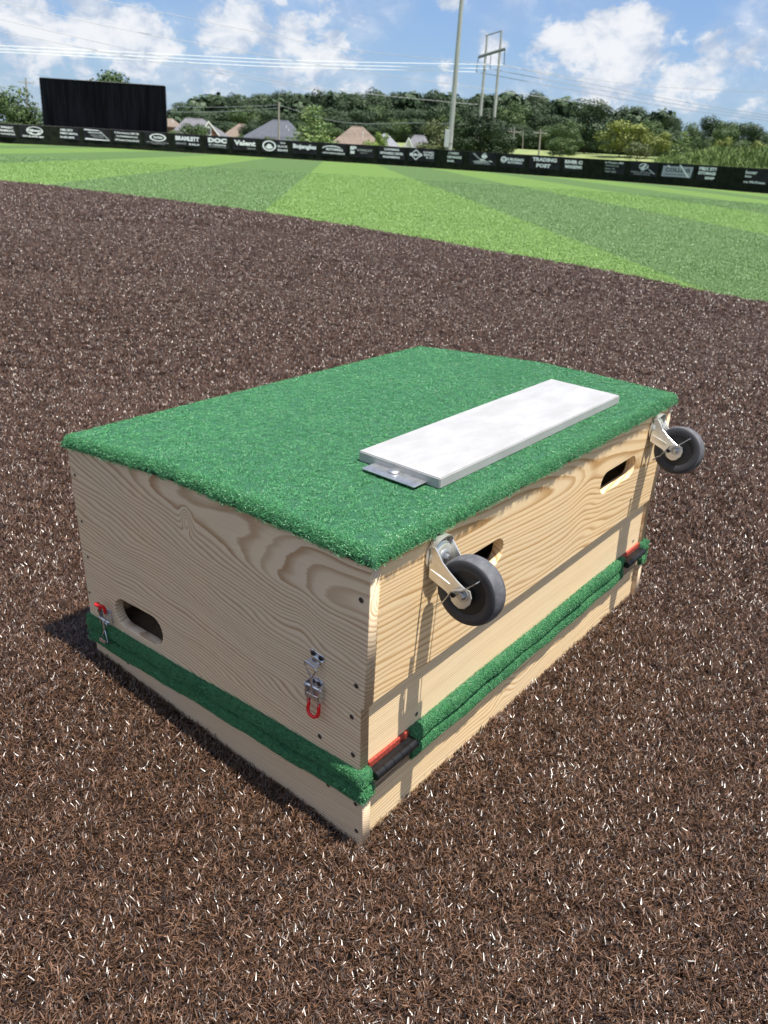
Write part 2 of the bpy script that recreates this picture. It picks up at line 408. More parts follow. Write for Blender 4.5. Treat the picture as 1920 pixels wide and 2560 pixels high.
# ------------------------------------------------------------------ outfield fence
scr_m = mat('windscreen', (0.010, 0.014, 0.009), 0.9, 0, 0.15, fn=mottled((0.007, 0.010, 0.007), (0.016, 0.021, 0.012), 1.5, detail=6))
post_m = mat('fence_post', (0.010, 0.010, 0.011), 0.5)
FH = 2.44
def fpt(a, off=0.0, z=0.0):
    r = float(RF(a)) + off; return Vector((r * math.cos(a), r * math.sin(a), float(ZF(a)) + z))
fence = empty('outfield_fence', fpt(0.7)); tag(fence, 'long black outfield fence with windscreen panels around the green turf', 'fence')
bpy.context.view_layer.update(); FI = fence.matrix_world.inverted()
az_posts = [0.06]
while az_posts[-1] < 1.32: az_posts.append(az_posts[-1] + 3.9 / float(RF(az_posts[-1])))
for i, a in enumerate(az_posts):
    p = fpt(a); MB().tube([FI @ (p + Vector((0, 0, -0.1))), FI @ (p + Vector((0, 0, FH + 0.03)))], 0.045, 8).build('post', post_m, fence, True)
    if i < len(az_posts) - 1:
        b = az_posts[i + 1]; mb = MB(); v = []; f = []; NX, NZ = 8, 5
        for k in range(NX + 1):
            q = fpt(a).lerp(fpt(b), k / NX); nrm = Vector((math.cos(a), math.sin(a), 0))
            for j in range(NZ + 1):
                hz = 0.02 + (FH - 0.04) * j / NZ
                d = -0.05 + 0.02 * math.sin(k * 1.7 + i) * math.sin(PI * j / NZ) + rng.uniform(-0.006, 0.006)
                v.append(FI @ (q + nrm * d + Vector((0, 0, hz))))
        for k in range(NX):
            for j in range(NZ): f.append((k * (NZ + 1) + j, (k + 1) * (NZ + 1) + j, (k + 1) * (NZ + 1) + j + 1, k * (NZ + 1) + j + 1))
        MB().add(v, f).build('windscreen_panel', scr_m, fence, 'all')
        MB().tube([FI @ (fpt(a) + Vector((0, 0, FH))), FI @ (fpt(b) + Vector((0, 0, FH)))], 0.03, 6).build('top_rail', post_m, fence, True)

# ------------------------------------------------------------------ banners
ban_m = mat('banner_vinyl', (0.014, 0.014, 0.018), 0.7, 0, 0.2, fn=mottled((0.010, 0.010, 0.013), (0.022, 0.022, 0.028), 0.8, detail=4))
ink = mat('banner_ink', (0.80, 0.81, 0.84), 0.6); ink2 = mat('banner_grey_ink', (0.36, 0.37, 0.39), 0.6)
silver = mat('banner_silver', (0.36, 0.38, 0.43), 0.6); dark_ink = mat('banner_dark_ink', (0.03, 0.035, 0.045), 0.6)
def text_mesh(s, wd, ht, bold=0.02):
    cu = bpy.data.curves.new('t', 'FONT'); cu.body = s; cu.size = 1; cu.offset = bold; cu.resolution_u = 2
    tmp = bpy.data.objects.new('tmp', cu); COL.objects.link(tmp); dg = bpy.context.evaluated_depsgraph_get()
    me = bpy.data.meshes.new_from_object(tmp.evaluated_get(dg)); bpy.data.objects.remove(tmp)
    co = np.array([v.co[:] for v in me.vertices]); f = [tuple(p.vertices) for p in me.polygons]; bpy.data.meshes.remove(me)
    lo, hi = co.min(0), co.max(0); co[:, 0] = (co[:, 0] - (lo[0] + hi[0]) / 2) / (hi[0] - lo[0]) * wd
    co[:, 1] = (co[:, 1] - (lo[1] + hi[1]) / 2) / (hi[1] - lo[1]) * ht
    return co[:, :2], f
def ellipse(cx, cy, a, b, a2=None, b2=None, n=28, t0=0, t1=2 * PI):
    """filled ellipse or ring as quads/fan in 2D"""
    v = []; f = []
    if a2 is None:
        v = [(cx, cy)] + [(cx + a * math.cos(t0 + (t1 - t0) * k / n), cy + b * math.sin(t0 + (t1 - t0) * k / n)) for k in range(n + 1)]
        f = [(0, k + 1, k + 2) for k in range(n)]
    else:
        for k in range(n + 1):
            t = t0 + (t1 - t0) * k / n
            v += [(cx + a * math.cos(t), cy + b * math.sin(t)), (cx + a2 * math.cos(t), cy + b2 * math.sin(t))]
        f = [(2 * k, 2 * k + 2, 2 * k + 3, 2 * k + 1) for k in range(n)]
    return v, f
def poly(*p): return list(p), [tuple(range(len(p)))]
# (u0, u1, label, text lines (text, centre x, centre y, width, height, bold, grey), shapes (kind, layer)); x and y run 0..1 over the banner
B = [
 (-34, 40, 'black banner cut off by the left edge of the photo, three lines of white lettering', [('HUGH WRIGHT', .56, .80, .78, .17, 1, 0), ('MCCANALLY,', .56, .52, .82, .22, 2, 0), ('REALTY PROPERTIES', .58, .24, .84, .11, 1, 0)], []),
 (50, 124, 'black banner with a white cap shaped emblem left of the dark screen', [('Gibson', .52, .63, .46, .22, 2, 0), ('GO BLACK BEARS', .52, .10, .88, .13, 2, 0)], [('ring', .52, .60, .29, .36, .25, .31), ('arc', .52, .52, .26, .30)]),
 (134, 200, 'black banner with three lines of white lettering and a phone number under the dark screen', [('RIVER CITY', .5, .80, .55, .18, 2, 0), ('EQUIPMENT RENTAL', .5, .50, .92, .19, 2, 0), ('256-301-0575', .5, .18, .62, .18, 2, 0)], []),
 (210, 278, 'black banner with a slanted white striped print below the dark screen', [('INSURANCE', .42, .70, .5, .11, 1, 0), ('AGENCY OFFICE', .5, .48, .5, .10, 1, 1), ('256.232', .55, .34, .4, .1, 1, 1)], [('poly', (.03, .98), (.56, .94), (.60, .86), (.03, .88)), ('poly', (.06, .20), (.92, .12), (.98, .05), (.03, .06)), ('polyg', (.60, .84), (.66, .84), (.98, .10), (.90, .14))]),
 (285, 352, 'black banner with three full lines of small white lettering below the dark screen', [('R. Shane Ammons, DMD, MS', .5, .80, .92, .20, 1, 0), ('Oral & Maxillofacial Surgery', .5, .50, .84, .20, 1, 0), ('108 Sanders Street 256-233', .5, .19, .92, .17, 1, 0)], []),
 (363, 428, 'black banner with a white oval ring emblem beside the right end of the dark screen', [('ALORIN', .5, .62, .36, .20, 2, 0), ('SPECIALTY CONTRACTORS INC', .5, .17, .9, .09, 1, 1), ('FOUNDATIONS', .5, .05, .5, .07, 1, 1)], [('ring', .5, .62, .33, .34, .26, .25)]),
 (436, 502, 'black banner with big condensed white capitals over a smaller line with numbers', [('BRAMLETT', .5, .68, .92, .40, 3, 0), ('SERVICE', .25, .22, .40, .16, 1, 1), ('3-CL-9', .76, .20, .40, .17, 3, 0)], []),
 (516, 572, 'black banner with three very large overlapping white letters and two small lines', [('DOC', .5, .68, .86, .44, 4, 0), ('BY WINDSOR', .5, .28, .8, .14, 1, 0), ('CONSTRUCTION LLC', .5, .10, .8, .10, 1, 1)], []),
 (582, 642, 'black banner with one large white lower case word and a tiny line to its right', [('Valent', .5, .60, .92, .46, 2, 0), ('GROUP', .78, .14, .36, .12, 1, 1)], []),
 (654, 722, 'black banner with a round white seal beside three stacked words', [('GO', .78, .84, .20, .14, 1, 0), ('BLACK', .78, .52, .38, .18, 1, 0), ('BEARS', .78, .18, .38, .18, 1, 0)], [('ring', .27, .50, .26, .48, .20, .37), ('disc', .27, .5, .09, .17), ('arc', .27, .5, .16, .28)]),
 (730, 792, 'black banner with one large slanted white restaurant script word', [('Bojangles', .5, .56, .96, .52, 3, 0)], []),
 (803, 864, 'black banner with a white swoosh arching over slanted capitals', [('MOTORMALL', .54, .52, .72, .24, 2, 0), ('AUTO PARTS & SERVICE', .5, .18, .94, .14, 2, 0)], [('swoosh', .42, .60, .40, .26)]),
 (871, 934, 'black banner with a white square logo beside one line of thin grey lettering', [('RIVERMONT', .64, .60, .62, .22, 1, 1), ('GROUP', .6, .36, .3, .09, 1, 1)], [('poly', (.04, .90), (.20, .92), (.20, .60), (.04, .58)), ('poly', (.05, .50), (.22, .50), (.22, .24), (.05, .24)), ('disc', .23, .80, .07, .12)]),
 (945, 1010, 'black banner with three lines of white capitals below the tan hip roofed house', [('LOWMAN', .5, .82, .58, .20, 2, 0), ('ORTHOPEDIC CENTER', .5, .48, .92, .22, 2, 0), ('ENGINEERING', .5, .15, .66, .18, 2, 0)], []),
 (1020, 1084, 'black banner with a white diamond emblem beside stacked slanted words', [('HOWARD', .78, .76, .42, .18, 1, 0), ('BENTLEY', .80, .54, .42, .18, 1, 0), ('& CO', .84, .32, .3, .16, 1, 0), ('B&G', .28, .50, .5, .24, 2, 0)], [('dring', .28, .50, .24, .48)]),
 (1096, 1154, 'black banner with three lines of white lettering at the foot of the tall light pole', [('THE YARD', .5, .84, .70, .20, 2, 0), ('MILKSHAKE', .5, .50, .96, .22, 2, 0), ('BAR', .5, .16, .36, .19, 2, 0)], []),
 (1170, 1238, 'black banner with a white batter emblem in front of the big dark bush', [('BASEBALL CAMPS', .5, .10, .6, .12, 1, 1)], [('disc', .56, .72, .11, .18), ('ring', .56, .92, .06, .1, .04, .07), ('polyg', (.10, .96), (.18, .96), (.40, .52), (.34, .50)), ('poly', (.38, .52), (.58, .46), (.70, .26), (.48, .22)), ('polyg', (.12, .26), (.46, .40), (.86, .30), (.60, .14), (.30, .14)), ('poly', (.74, .42), (.84, .36), (.90, .26), (.80, .30))]),
 (1248, 1310, 'black banner with a round white swirl beside two slanted overlapping words', [('SUBURBAN', .60, .62, .70, .24, 2, 0), ('AUTOMAX', .60, .36, .62, .20, 2, 0)], [('ring', .13, .56, .13, .28, .06, .13), ('disc', .13, .44, .09, .14)]),
 (1320, 1396, 'black banner with two words of large spaced white capitals, one above the other', [('TRADING', .5, .76, .82, .32, 2, 0), ('POST', .48, .26, .48, .32, 2, 0)], []),
 (1404, 1474, 'black banner with two wide lines of bold slanted white capitals', [('RIVER CITY', .5, .72, .90, .30, 3, 0), ('WOODWORX', .5, .32, .88, .28, 3, 0)], []),
 (1484, 1558, 'black banner with four shrinking lines of grey lettering', [('Danielle Turner, MD', .5, .86, .92, .18, 1, 0), ('Gynecology', .48, .62, .68, .18, 1, 1), ('Athens, AL', .48, .38, .44, .14, 1, 1), ('256-444-1400', .46, .16, .56, .17, 1, 1)], []),
 (1572, 1640, 'black banner with a white ball shaped emblem over two small lines', [('BASEBALL PERFORMANCE', .45, .26, .84, .11, 1, 1), ('TRAINING CENTER', .45, .10, .64, .10, 1, 1)], [('disc', .48, .72, .18, .24), ('dpoly', (.30, .72), (.46, .92), (.52, .88), (.38, .62)), ('dpoly', (.52, .60), (.60, .92), (.64, .88), (.58, .56)), ('disc', .46, .52, .08, .12), ('poly', (.64, .56), (.68, .54), (.96, .16), (.90, .18))]),
 (1650, 1730, 'silver grey sign board with dark capitals crossed by two slanted white streaks', [], [('spoly', (.02, .88), (.98, .88), (.94, .08), (.0, .08)), ('dtext', 'COLLINS', .50, .60, .80, .30), ('dtext', 'CONSTRUCTION COMPANY INC', .46, .26, .76, .09), ('poly', (.14, .92), (.20, .94), (.26, .80), (.22, .78)), ('poly', (.52, 1.0), (.58, 1.0), (.92, .08), (.84, .10))]),
 (1738, 1826, 'black banner with three lines of bold white capitals crossed by white flecks', [('FOX STORAGE', .5, .84, .94, .26, 3, 0), ('STORAGE MADE', .48, .52, .92, .24, 3, 0), ('SIMPLE', .46, .18, .44, .20, 2, 0)], [('poly', (.08, .96), (.14, .98), (.22, .72), (.17, .70)), ('poly', (.26, .62), (.31, .64), (.38, .44), (.33, .42))]),
 (1838, 1918, 'black banner at the right edge of the photo with white script over a name', [('clover', .40, .80, .46, .26, 1, 0), ('tax', .36, .52, .24, .14, 1, 0), ('Dana McKean', .50, .14, .86, .17, 1, 0)], [('disc', .07, .84, .045, .09), ('disc', .14, .84, .04, .08), ('disc', .105, .72, .04, .08)]),
]
for (u0, u1, lab, lines, shapes) in B:
    um = (u0 + u1) / 2; rm = wray(um, 337 + 0.0635 * um + 10)
    def az_at(u, v=None):
        r = wray(u, 345 + 0.0635 * u); t = 100.0
        for _ in range(12):
            P = CW + r * t; a = math.atan2(P[1], P[0]); t *= float(RF(a)) / math.hypot(P[0], P[1])
        return a
    a0, a1 = az_at(u0), az_at(u1)
    p0, p1 = fpt(a0, -0.11), fpt(a1, -0.11); ex = (p1 - p0); W = ex.length; ex.normalize(); ez = Vector((0, 0, 1)); ex.z = 0; ex.normalize()
    ey = ez.cross(ex)                      # towards the fence (away from the field)
    if ey.dot(Vector((math.cos(a0), math.sin(a0), 0))) < 0: ey = -ey
    H_ = 1.62; z1 = float(ZF((a0 + a1) / 2)) + FH - 0.03
    bo = empty('banner', (p0 + p1) / 2 * 1.0); bo.location.z = z1 - H_
    bo.matrix_world = Matrix.Translation(Vector(((p0.x + p1.x) / 2, (p0.y + p1.y) / 2, z1 - H_))) @ Matrix((ex, ey, ez)).transposed().to_4x4()
    tag(bo, lab, 'banner', 'sponsor banners hung along the outfield fence')
    v = []; f = []; NX, NZ = 10, 6; ph = rng.uniform(0, 6)
    for k in range(NX + 1):
        for j in range(NZ + 1):
            x = (k / NX - .5) * W; z = H_ * j / NZ
            sag = -0.03 * math.sin(PI * k / NX) * (j / NZ) ** 4
            v.append((x, 0.012 * math.sin(k * 1.3 + ph + j * .8), z + sag + (0.02 * math.sin(PI * k / NX) if j == 0 else 0)))
    for k in range(NX):
        for j in range(NZ): f.append((k * (NZ + 1) + j, (k + 1) * (NZ + 1) + j, (k + 1) * (NZ + 1) + j + 1, k * (NZ + 1) + j + 1))
    MB().add(v, f).build('vinyl_sheet', ban_m, bo, 'all')
    for (gx, gz_) in ((-.5, 1), (.5, 1), (-.5, 0), (.5, 0)):
        pass
    X = lambda x, y, d: ((x - .5) * W * .97, d, y * H_ * .90 + H_ * .05)
    mw, mg = MB(), MB()
    for (s, cx, cy, wd, ht, bold, grey) in lines:
        co, fs = text_mesh(s, wd, ht, (.01, .03, .05, .065, .08)[bold])
        (mg if grey else mw).add([X(cx + a, cy + b + (-.03 * (a + cx - .5)), -0.032) for a, b in co], fs)
    if mw.v: mw.build('lettering', ink, bo)
    if mg.v: mg.build('lettering', ink2, bo)
    for sh_ in shapes:
        k = sh_[0]; m_ = ink; dd = -0.030; nm = 'emblem'
        if k == 'ring': v2, f2 = ellipse(*sh_[1:])
        elif k == 'disc': v2, f2 = ellipse(*sh_[1:])
        elif k == 'arc': v2, f2 = ellipse(sh_[1], sh_[2], sh_[3], sh_[4], sh_[3] * .45, sh_[4] * .62, 16, PI * 1.08, PI * 1.92)
        elif k == 'swoosh': v2, f2 = ellipse(sh_[1], sh_[2], sh_[3], sh_[4], sh_[3] * .86, sh_[4] * .62, 20, PI * .12, PI * 1.05)
        elif k == 'dring':
            cx, cy, a, b = sh_[1:]
            v2, f2 = ellipse(cx, cy, a, b, a * .78, b * .78, 4)
        elif k in ('poly', 'polyg', 'dpoly', 'spoly'):
            v2, f2 = poly(*sh_[1:])
            if k == 'polyg': m_ = ink2
            if k == 'dpoly': m_ = dark_ink; dd = -0.036
            if k == 'spoly': m_ = silver; dd = -0.027; nm = 'sign_board'
        elif k == 'dtext':
            co, f2 = text_mesh(sh_[1], sh_[4], sh_[5], .03); v2 = [(sh_[2] + a, sh_[3] + b) for a, b in co]; m_ = dark_ink; dd = -0.032; nm = 'lettering'
        if k == 'poly' and len(shapes) > 3 and shapes[0][0] == 'spoly': dd = -0.038
        if f2 and len(f2) == 1 and len(v2) == 5: pass
        MB().add([X(a, b, dd) for a, b in v2], f2).build(nm, m_, bo)

# ------------------------------------------------------------------ batter's eye screen
eye_m = mat('black_corrugated', (0.0035, 0.0045, 0.007), 0.9, 0, 0.05, fn=mottled((0.0025, 0.003, 0.005), (0.008, 0.009, 0.013), 0.6, stretch=(3, 3, .2)))
def upz(P, v, u, dist): return at(u, v, dist)[2]
E0 = at(109, 300, 134.5); E1 = at(416, 300, 133.5)
zt0 = at(107, 195, 134.5)[2]; zt1 = at(412, 215, 133.5)[2]; zb = 0.3
eye = empty('screen_wall', (float((E0[0] + E1[0]) / 2), float((E0[1] + E1[1]) / 2), 0)); tag(eye, 'huge black corrugated screen wall standing behind the outfield fence on the left', 'screen wall')
d0 = Vector(E0) - Vector((eye.location.x, eye.location.y, E0[2])); d0.z = 0; d1 = -d0
mb = MB(); NXE = 220; vv = []; ff = []
nrm = Vector((d1.y, -d1.x, 0)).normalized()
for k in range(NXE + 1):
    t = k / NXE; q = d0.lerp(d1, t); zt = zt0 + (zt1 - zt0) * t; o_f = nrm * (0.05 if (k // 2) % 2 else 0.0)
    for z in (zb, zt): vv.append((q.x + o_f.x, q.y + o_f.y, z))
for k in range(NXE): ff.append((2 * k, 2 * k + 2, 2 * k + 3, 2 * k + 1))
mb.add(vv, ff).build('corrugated_sheet', eye_m, eye)
for t in (0, .2, .4, .6, .8, 1):
    q = d0.lerp(d1, t) ; zt = zt0 + (zt1 - zt0) * t
    MB().tube([(q.x - nrm.x * .0, q.y, -.2), (q.x, q.y, zt - .05)], 0.11, 8).build('post', post_m, eye, True).location = (nrm * (-.2 if nrm.dot(Vector(CW) - eye.location) > 0 else .2))
for zz in (.3, .97):
    a_, b_ = d0.copy(), d1.copy(); a_.z = zb + (zt0 - zb) * zz; b_.z = zb + (zt1 - zb) * zz
    MB().tube([a_, b_], .07, 6).build('rail', post_m, eye, True).location = (nrm * (-.2 if nrm.dot(Vector(CW) - eye.location) > 0 else .2))
a_, b_ = d0.copy(), d1.copy(); a_.z = zt0 + .02; b_.z = zt1 + .02
MB().tube([a_, b_], .06, 6).build('top_cap', post_m, eye, True)

# ------------------------------------------------------------------ poles, lines
galv = mat('galvanised', (0.42, 0.43, 0.41), 0.5, 0.0, fn=mottled((0.30, 0.31, 0.30), (0.42, 0.42, 0.40), 0.8, stretch=(6, 6, .5)))
woodpole = mat('weathered_pole', (0.30, 0.27, 0.23), 0.85, fn=mottled((0.24, 0.21, 0.18), (0.40, 0.37, 0.32), 2, stretch=(5, 5, .3)))
steel = mat('weathered_steel', (0.07, 0.09, 0.09), 0.6); wire_m = mat('wire', (0.20, 0.22, 0.25), 0.4); wire_b = mat('glare_white_wire', (0.88, 0.90, 0.92), 0.5)  # glare on the lines left of the tower is painted as near-white wire colour
def up_pole(name, u, vb, vt, ut, dist, r0, r1, m, label, cat, group=None):
    b = at(u, vb, dist); g = float(gz(b[0], b[1])); t = at(ut, vt, dist)
    h = t[2] - g; e = empty(name, (b[0], b[1], g)); tag(e, label, cat, group)
    lean = Vector((t[0] - b[0], t[1] - b[1], 0)) * 0.6
    o = MB().tube([Vector((0, 0, -.3)), Vector((0, 0, h * .5)) + lean * .5, Vector((0, 0, h)) + lean], [r0, (r0 + r1) / 2, r1], 14).build('shaft', m, e, True)
    return e, h, lean
lp, h, ln = up_pole('light_pole', 1123, 380, -60, 1159, 131, .40, .27, galv, 'tall tapered grey light pole rising out of the picture behind the fence', 'light pole')
r_ = Vector(wray(1123, 380)); r_.z = 0; side = Vector((-r_.y, r_.x, 0)).normalized(); r_.normalize()
Mx = Matrix((side, r_, Vector((0, 0, 1)))).transposed().to_4x4()
MB().box(.18, .85, -.62, -.25, 2.9, 5.2, Mx).build('electrical_cabinet', mat('cabinet_grey', (.48, .50, .50), .5), lp, bevel=.03)
MB().tube([Mx @ Vector((.55, -.44, 0)), Mx @ Vector((.55, -.44, 2.9))], .06, 8).build('conduit', galv, lp, True)
MB().lathe([(.75, -.1), (.75, .05), (.42, .06), (.40, .3)], (0, 0, 0), (0, 0, 1), 16).build('base_collar', galv, lp, True)
for z in (1.5, 3.5): MB().lathe([(.43, 0), (.43, .08)], (0, 0, z), (0, 0, 1), 16).build('band', galv, lp, True)

HD = 175
hf = empty('transmission_tower', tuple(at(1218, 400, HD)[:2]) + (float(gz(*at(1218, 400, HD)[:2])),)); tag(hf, 'two legged steel transmission tower with a dark crossarm behind the bushes', 'transmission tower')
o0 = Vector(hf.location)
def W_(u, v, d=HD): return Vector(at(u, v, d)) - o0
for (ub, vb, ut, vt) in ((1200, 300, 1218, 89), (1235, 300, 1254, 76)):
    a_, b_ = W_(ub, vb), W_(ut, vt); dn = (a_ - b_); a2 = b_ + dn * 1.5
    MB().tube([a2, b_], [.36, .19], 12).build('leg', galv, hf, True)
MB().tube([W_(1213, 90), W_(1254, 77)], .10, 8).build('top_brace', steel, hf, True)
MB().tube([W_(1196, 142.5), W_(1263, 122)], .26, 8).build('crossarm', steel, hf, True)
INS = ((1196, 142, 1191, 180), (1227, 134, 1225, 172), (1262, 122, 1260, 162))
for (u0, v0, u1, v1) in INS:
    a_, b_ = W_(u0, v0), W_(u1, v1); mb = MB().tube([a_, b_], .06, 6)
    for k in range(9):
        c_ = a_.lerp(b_, .2 + k * .09); mb.lathe([(.06, -.03), (.16, 0), (.06, .03)], c_, (0, 0, 1), 10)
    mb.build('insulator_string', steel, hf, True)
def wire(pts, r, m, label, group='power lines crossing the sky'):
    P = [Vector(at(u, v, d)) for (u, v, d) in pts]
    # smooth curve through the points
    Q = []
    for i in range(len(P) - 1):
        p0, p1, p2, p3 = P[max(i - 1, 0)], P[i], P[i + 1], P[min(i + 2, len(P) - 1)]
        for k in range(10):
            t = k / 10; Q.append(0.5 * ((2 * p1) + (-p0 + p2) * t + (2 * p0 - 5 * p1 + 4 * p2 - p3) * t * t + (-p0 + 3 * p1 - 3 * p2 + p3) * t ** 3))
    Q.append(P[-1]); o = MB().tube(Q, r, 6).build('power_line', m, None, True); tag(o, label, 'power line', group); return o
wire([(-500, 92, 190), (0, 114, 180), (640, 147, 175), (900, 155.5, 174), (1260, 162, HD)], .055, wire_b, 'bright power line, highest of the three gleaming lines left of the tower')
wire([(-500, 98, 190), (0, 122.5, 180), (640, 156, 175), (900, 164, 174), (1225, 172, HD)], .055, wire_b, 'bright power line, middle of the three gleaming lines left of the tower')
wire([(-500, 104, 190), (0, 130, 180), (640, 165, 175), (900, 172.5, 174), (1191, 180, HD)], .055, wire_b, 'bright power line, lowest of the three gleaming lines left of the tower')
wire([(1260, 162, HD), (1480, 210, 178), (1700, 253, 182), (1920, 287.5, 186), (2300, 340, 195)], .05, wire_m, 'dark power line, highest of the three running right from the tower')
wire([(1225, 172, HD), (1480, 221, 178), (1700, 262, 182), (1920, 294.7, 186), (2300, 347, 195)], .05, wire_m, 'dark power line, middle of the three running right from the tower')
wire([(1191, 180, HD), (1480, 233.5, 178), (1700, 272, 182), (1920, 302, 186), (2300, 355, 195)], .05, wire_m, 'dark power line, lowest of the three running right from the tower')
wire([(0, 4, 150), (300, 72, 152), (640, 134, 155), (900, 178, 158), (1194, 220, 160), (1500, 262, 165)], .04, wire_m, 'thin dark power line sloping from the top left corner to the wood')
wire([(0, 48, 150), (300, 118, 152), (640, 193, 155), (900, 232, 158), (1194, 262, 160)], .04, wire_m, 'thin dark power line sloping down below the top left corner line')
wire([(0, 79, 150), (250, 128, 152), (480, 172, 155), (800, 226, 158)], .035, wire_m, 'thin dark power line crossing the bright lines above the dark screen')
wire([(150, -20, 150), (400, 30, 152), (640, 80, 155), (900, 127, 158), (1254, 165, 166), (1600, 213, 170), (1920, 230, 178)], .035, wire_m, 'thin dark power line passing high over the middle of the picture')
def utility(u, vt, ut, dist, label, arm=True, r=.16):
    e, h, ln = up_pole('utility_pole', u, 400, vt, ut, dist, r, r * .7, woodpole, label, 'utility pole', 'wooden utility poles beyond the outfield')
    if arm:
        rr = Vector(wray(u, 300)); rr.z = 0; sd = Vector((-rr.y, rr.x, 0)).normalized()
        c = Vector((0, 0, h - .7)) + ln
        MB().tube([c - sd * 1.2, c + sd * 1.2], .07, 6).build('crossarm', woodpole, e, True)
        for k in (-1.1, -.4, .4, 1.1): MB().tube([c + sd * k, c + sd * k + Vector((0, 0, .3))], .05, 6).build('insulator', galv, e, True)
utility(77, 195, 70, 160, 'thin wooden utility pole behind the trees left of the dark screen')
utility(697, 255, 696, 150, 'pale utility pole in front of the dark grey roof', arm=False, r=.19)
utility(1280, 318, 1284, 150, 'utility pole with a crossarm just right of the big dark bush')
utility(1345, 322, 1350, 165, 'utility pole with a crossarm standing alone in the pale field')
utility(1303, 325, 1305, 185, 'faint far utility pole between the two nearer ones', arm=False, r=.10)
wire([(400, 266, 150), (550, 268, 150), (696, 262, 150)], .03, wire_m, 'thin power line reaching the pale utility pole from the left, upper one')
wire([(420, 280, 150), (560, 279, 150), (696, 270, 150)], .03, wire_m, 'thin power line reaching the pale utility pole from the left, lower one')
wire([(696, 262, 150), (860, 306, 150), (1080, 308, 150), (1284, 324, 150)], .03, wire_m, 'sagging power line in front of the wood from the pale pole to the bush')

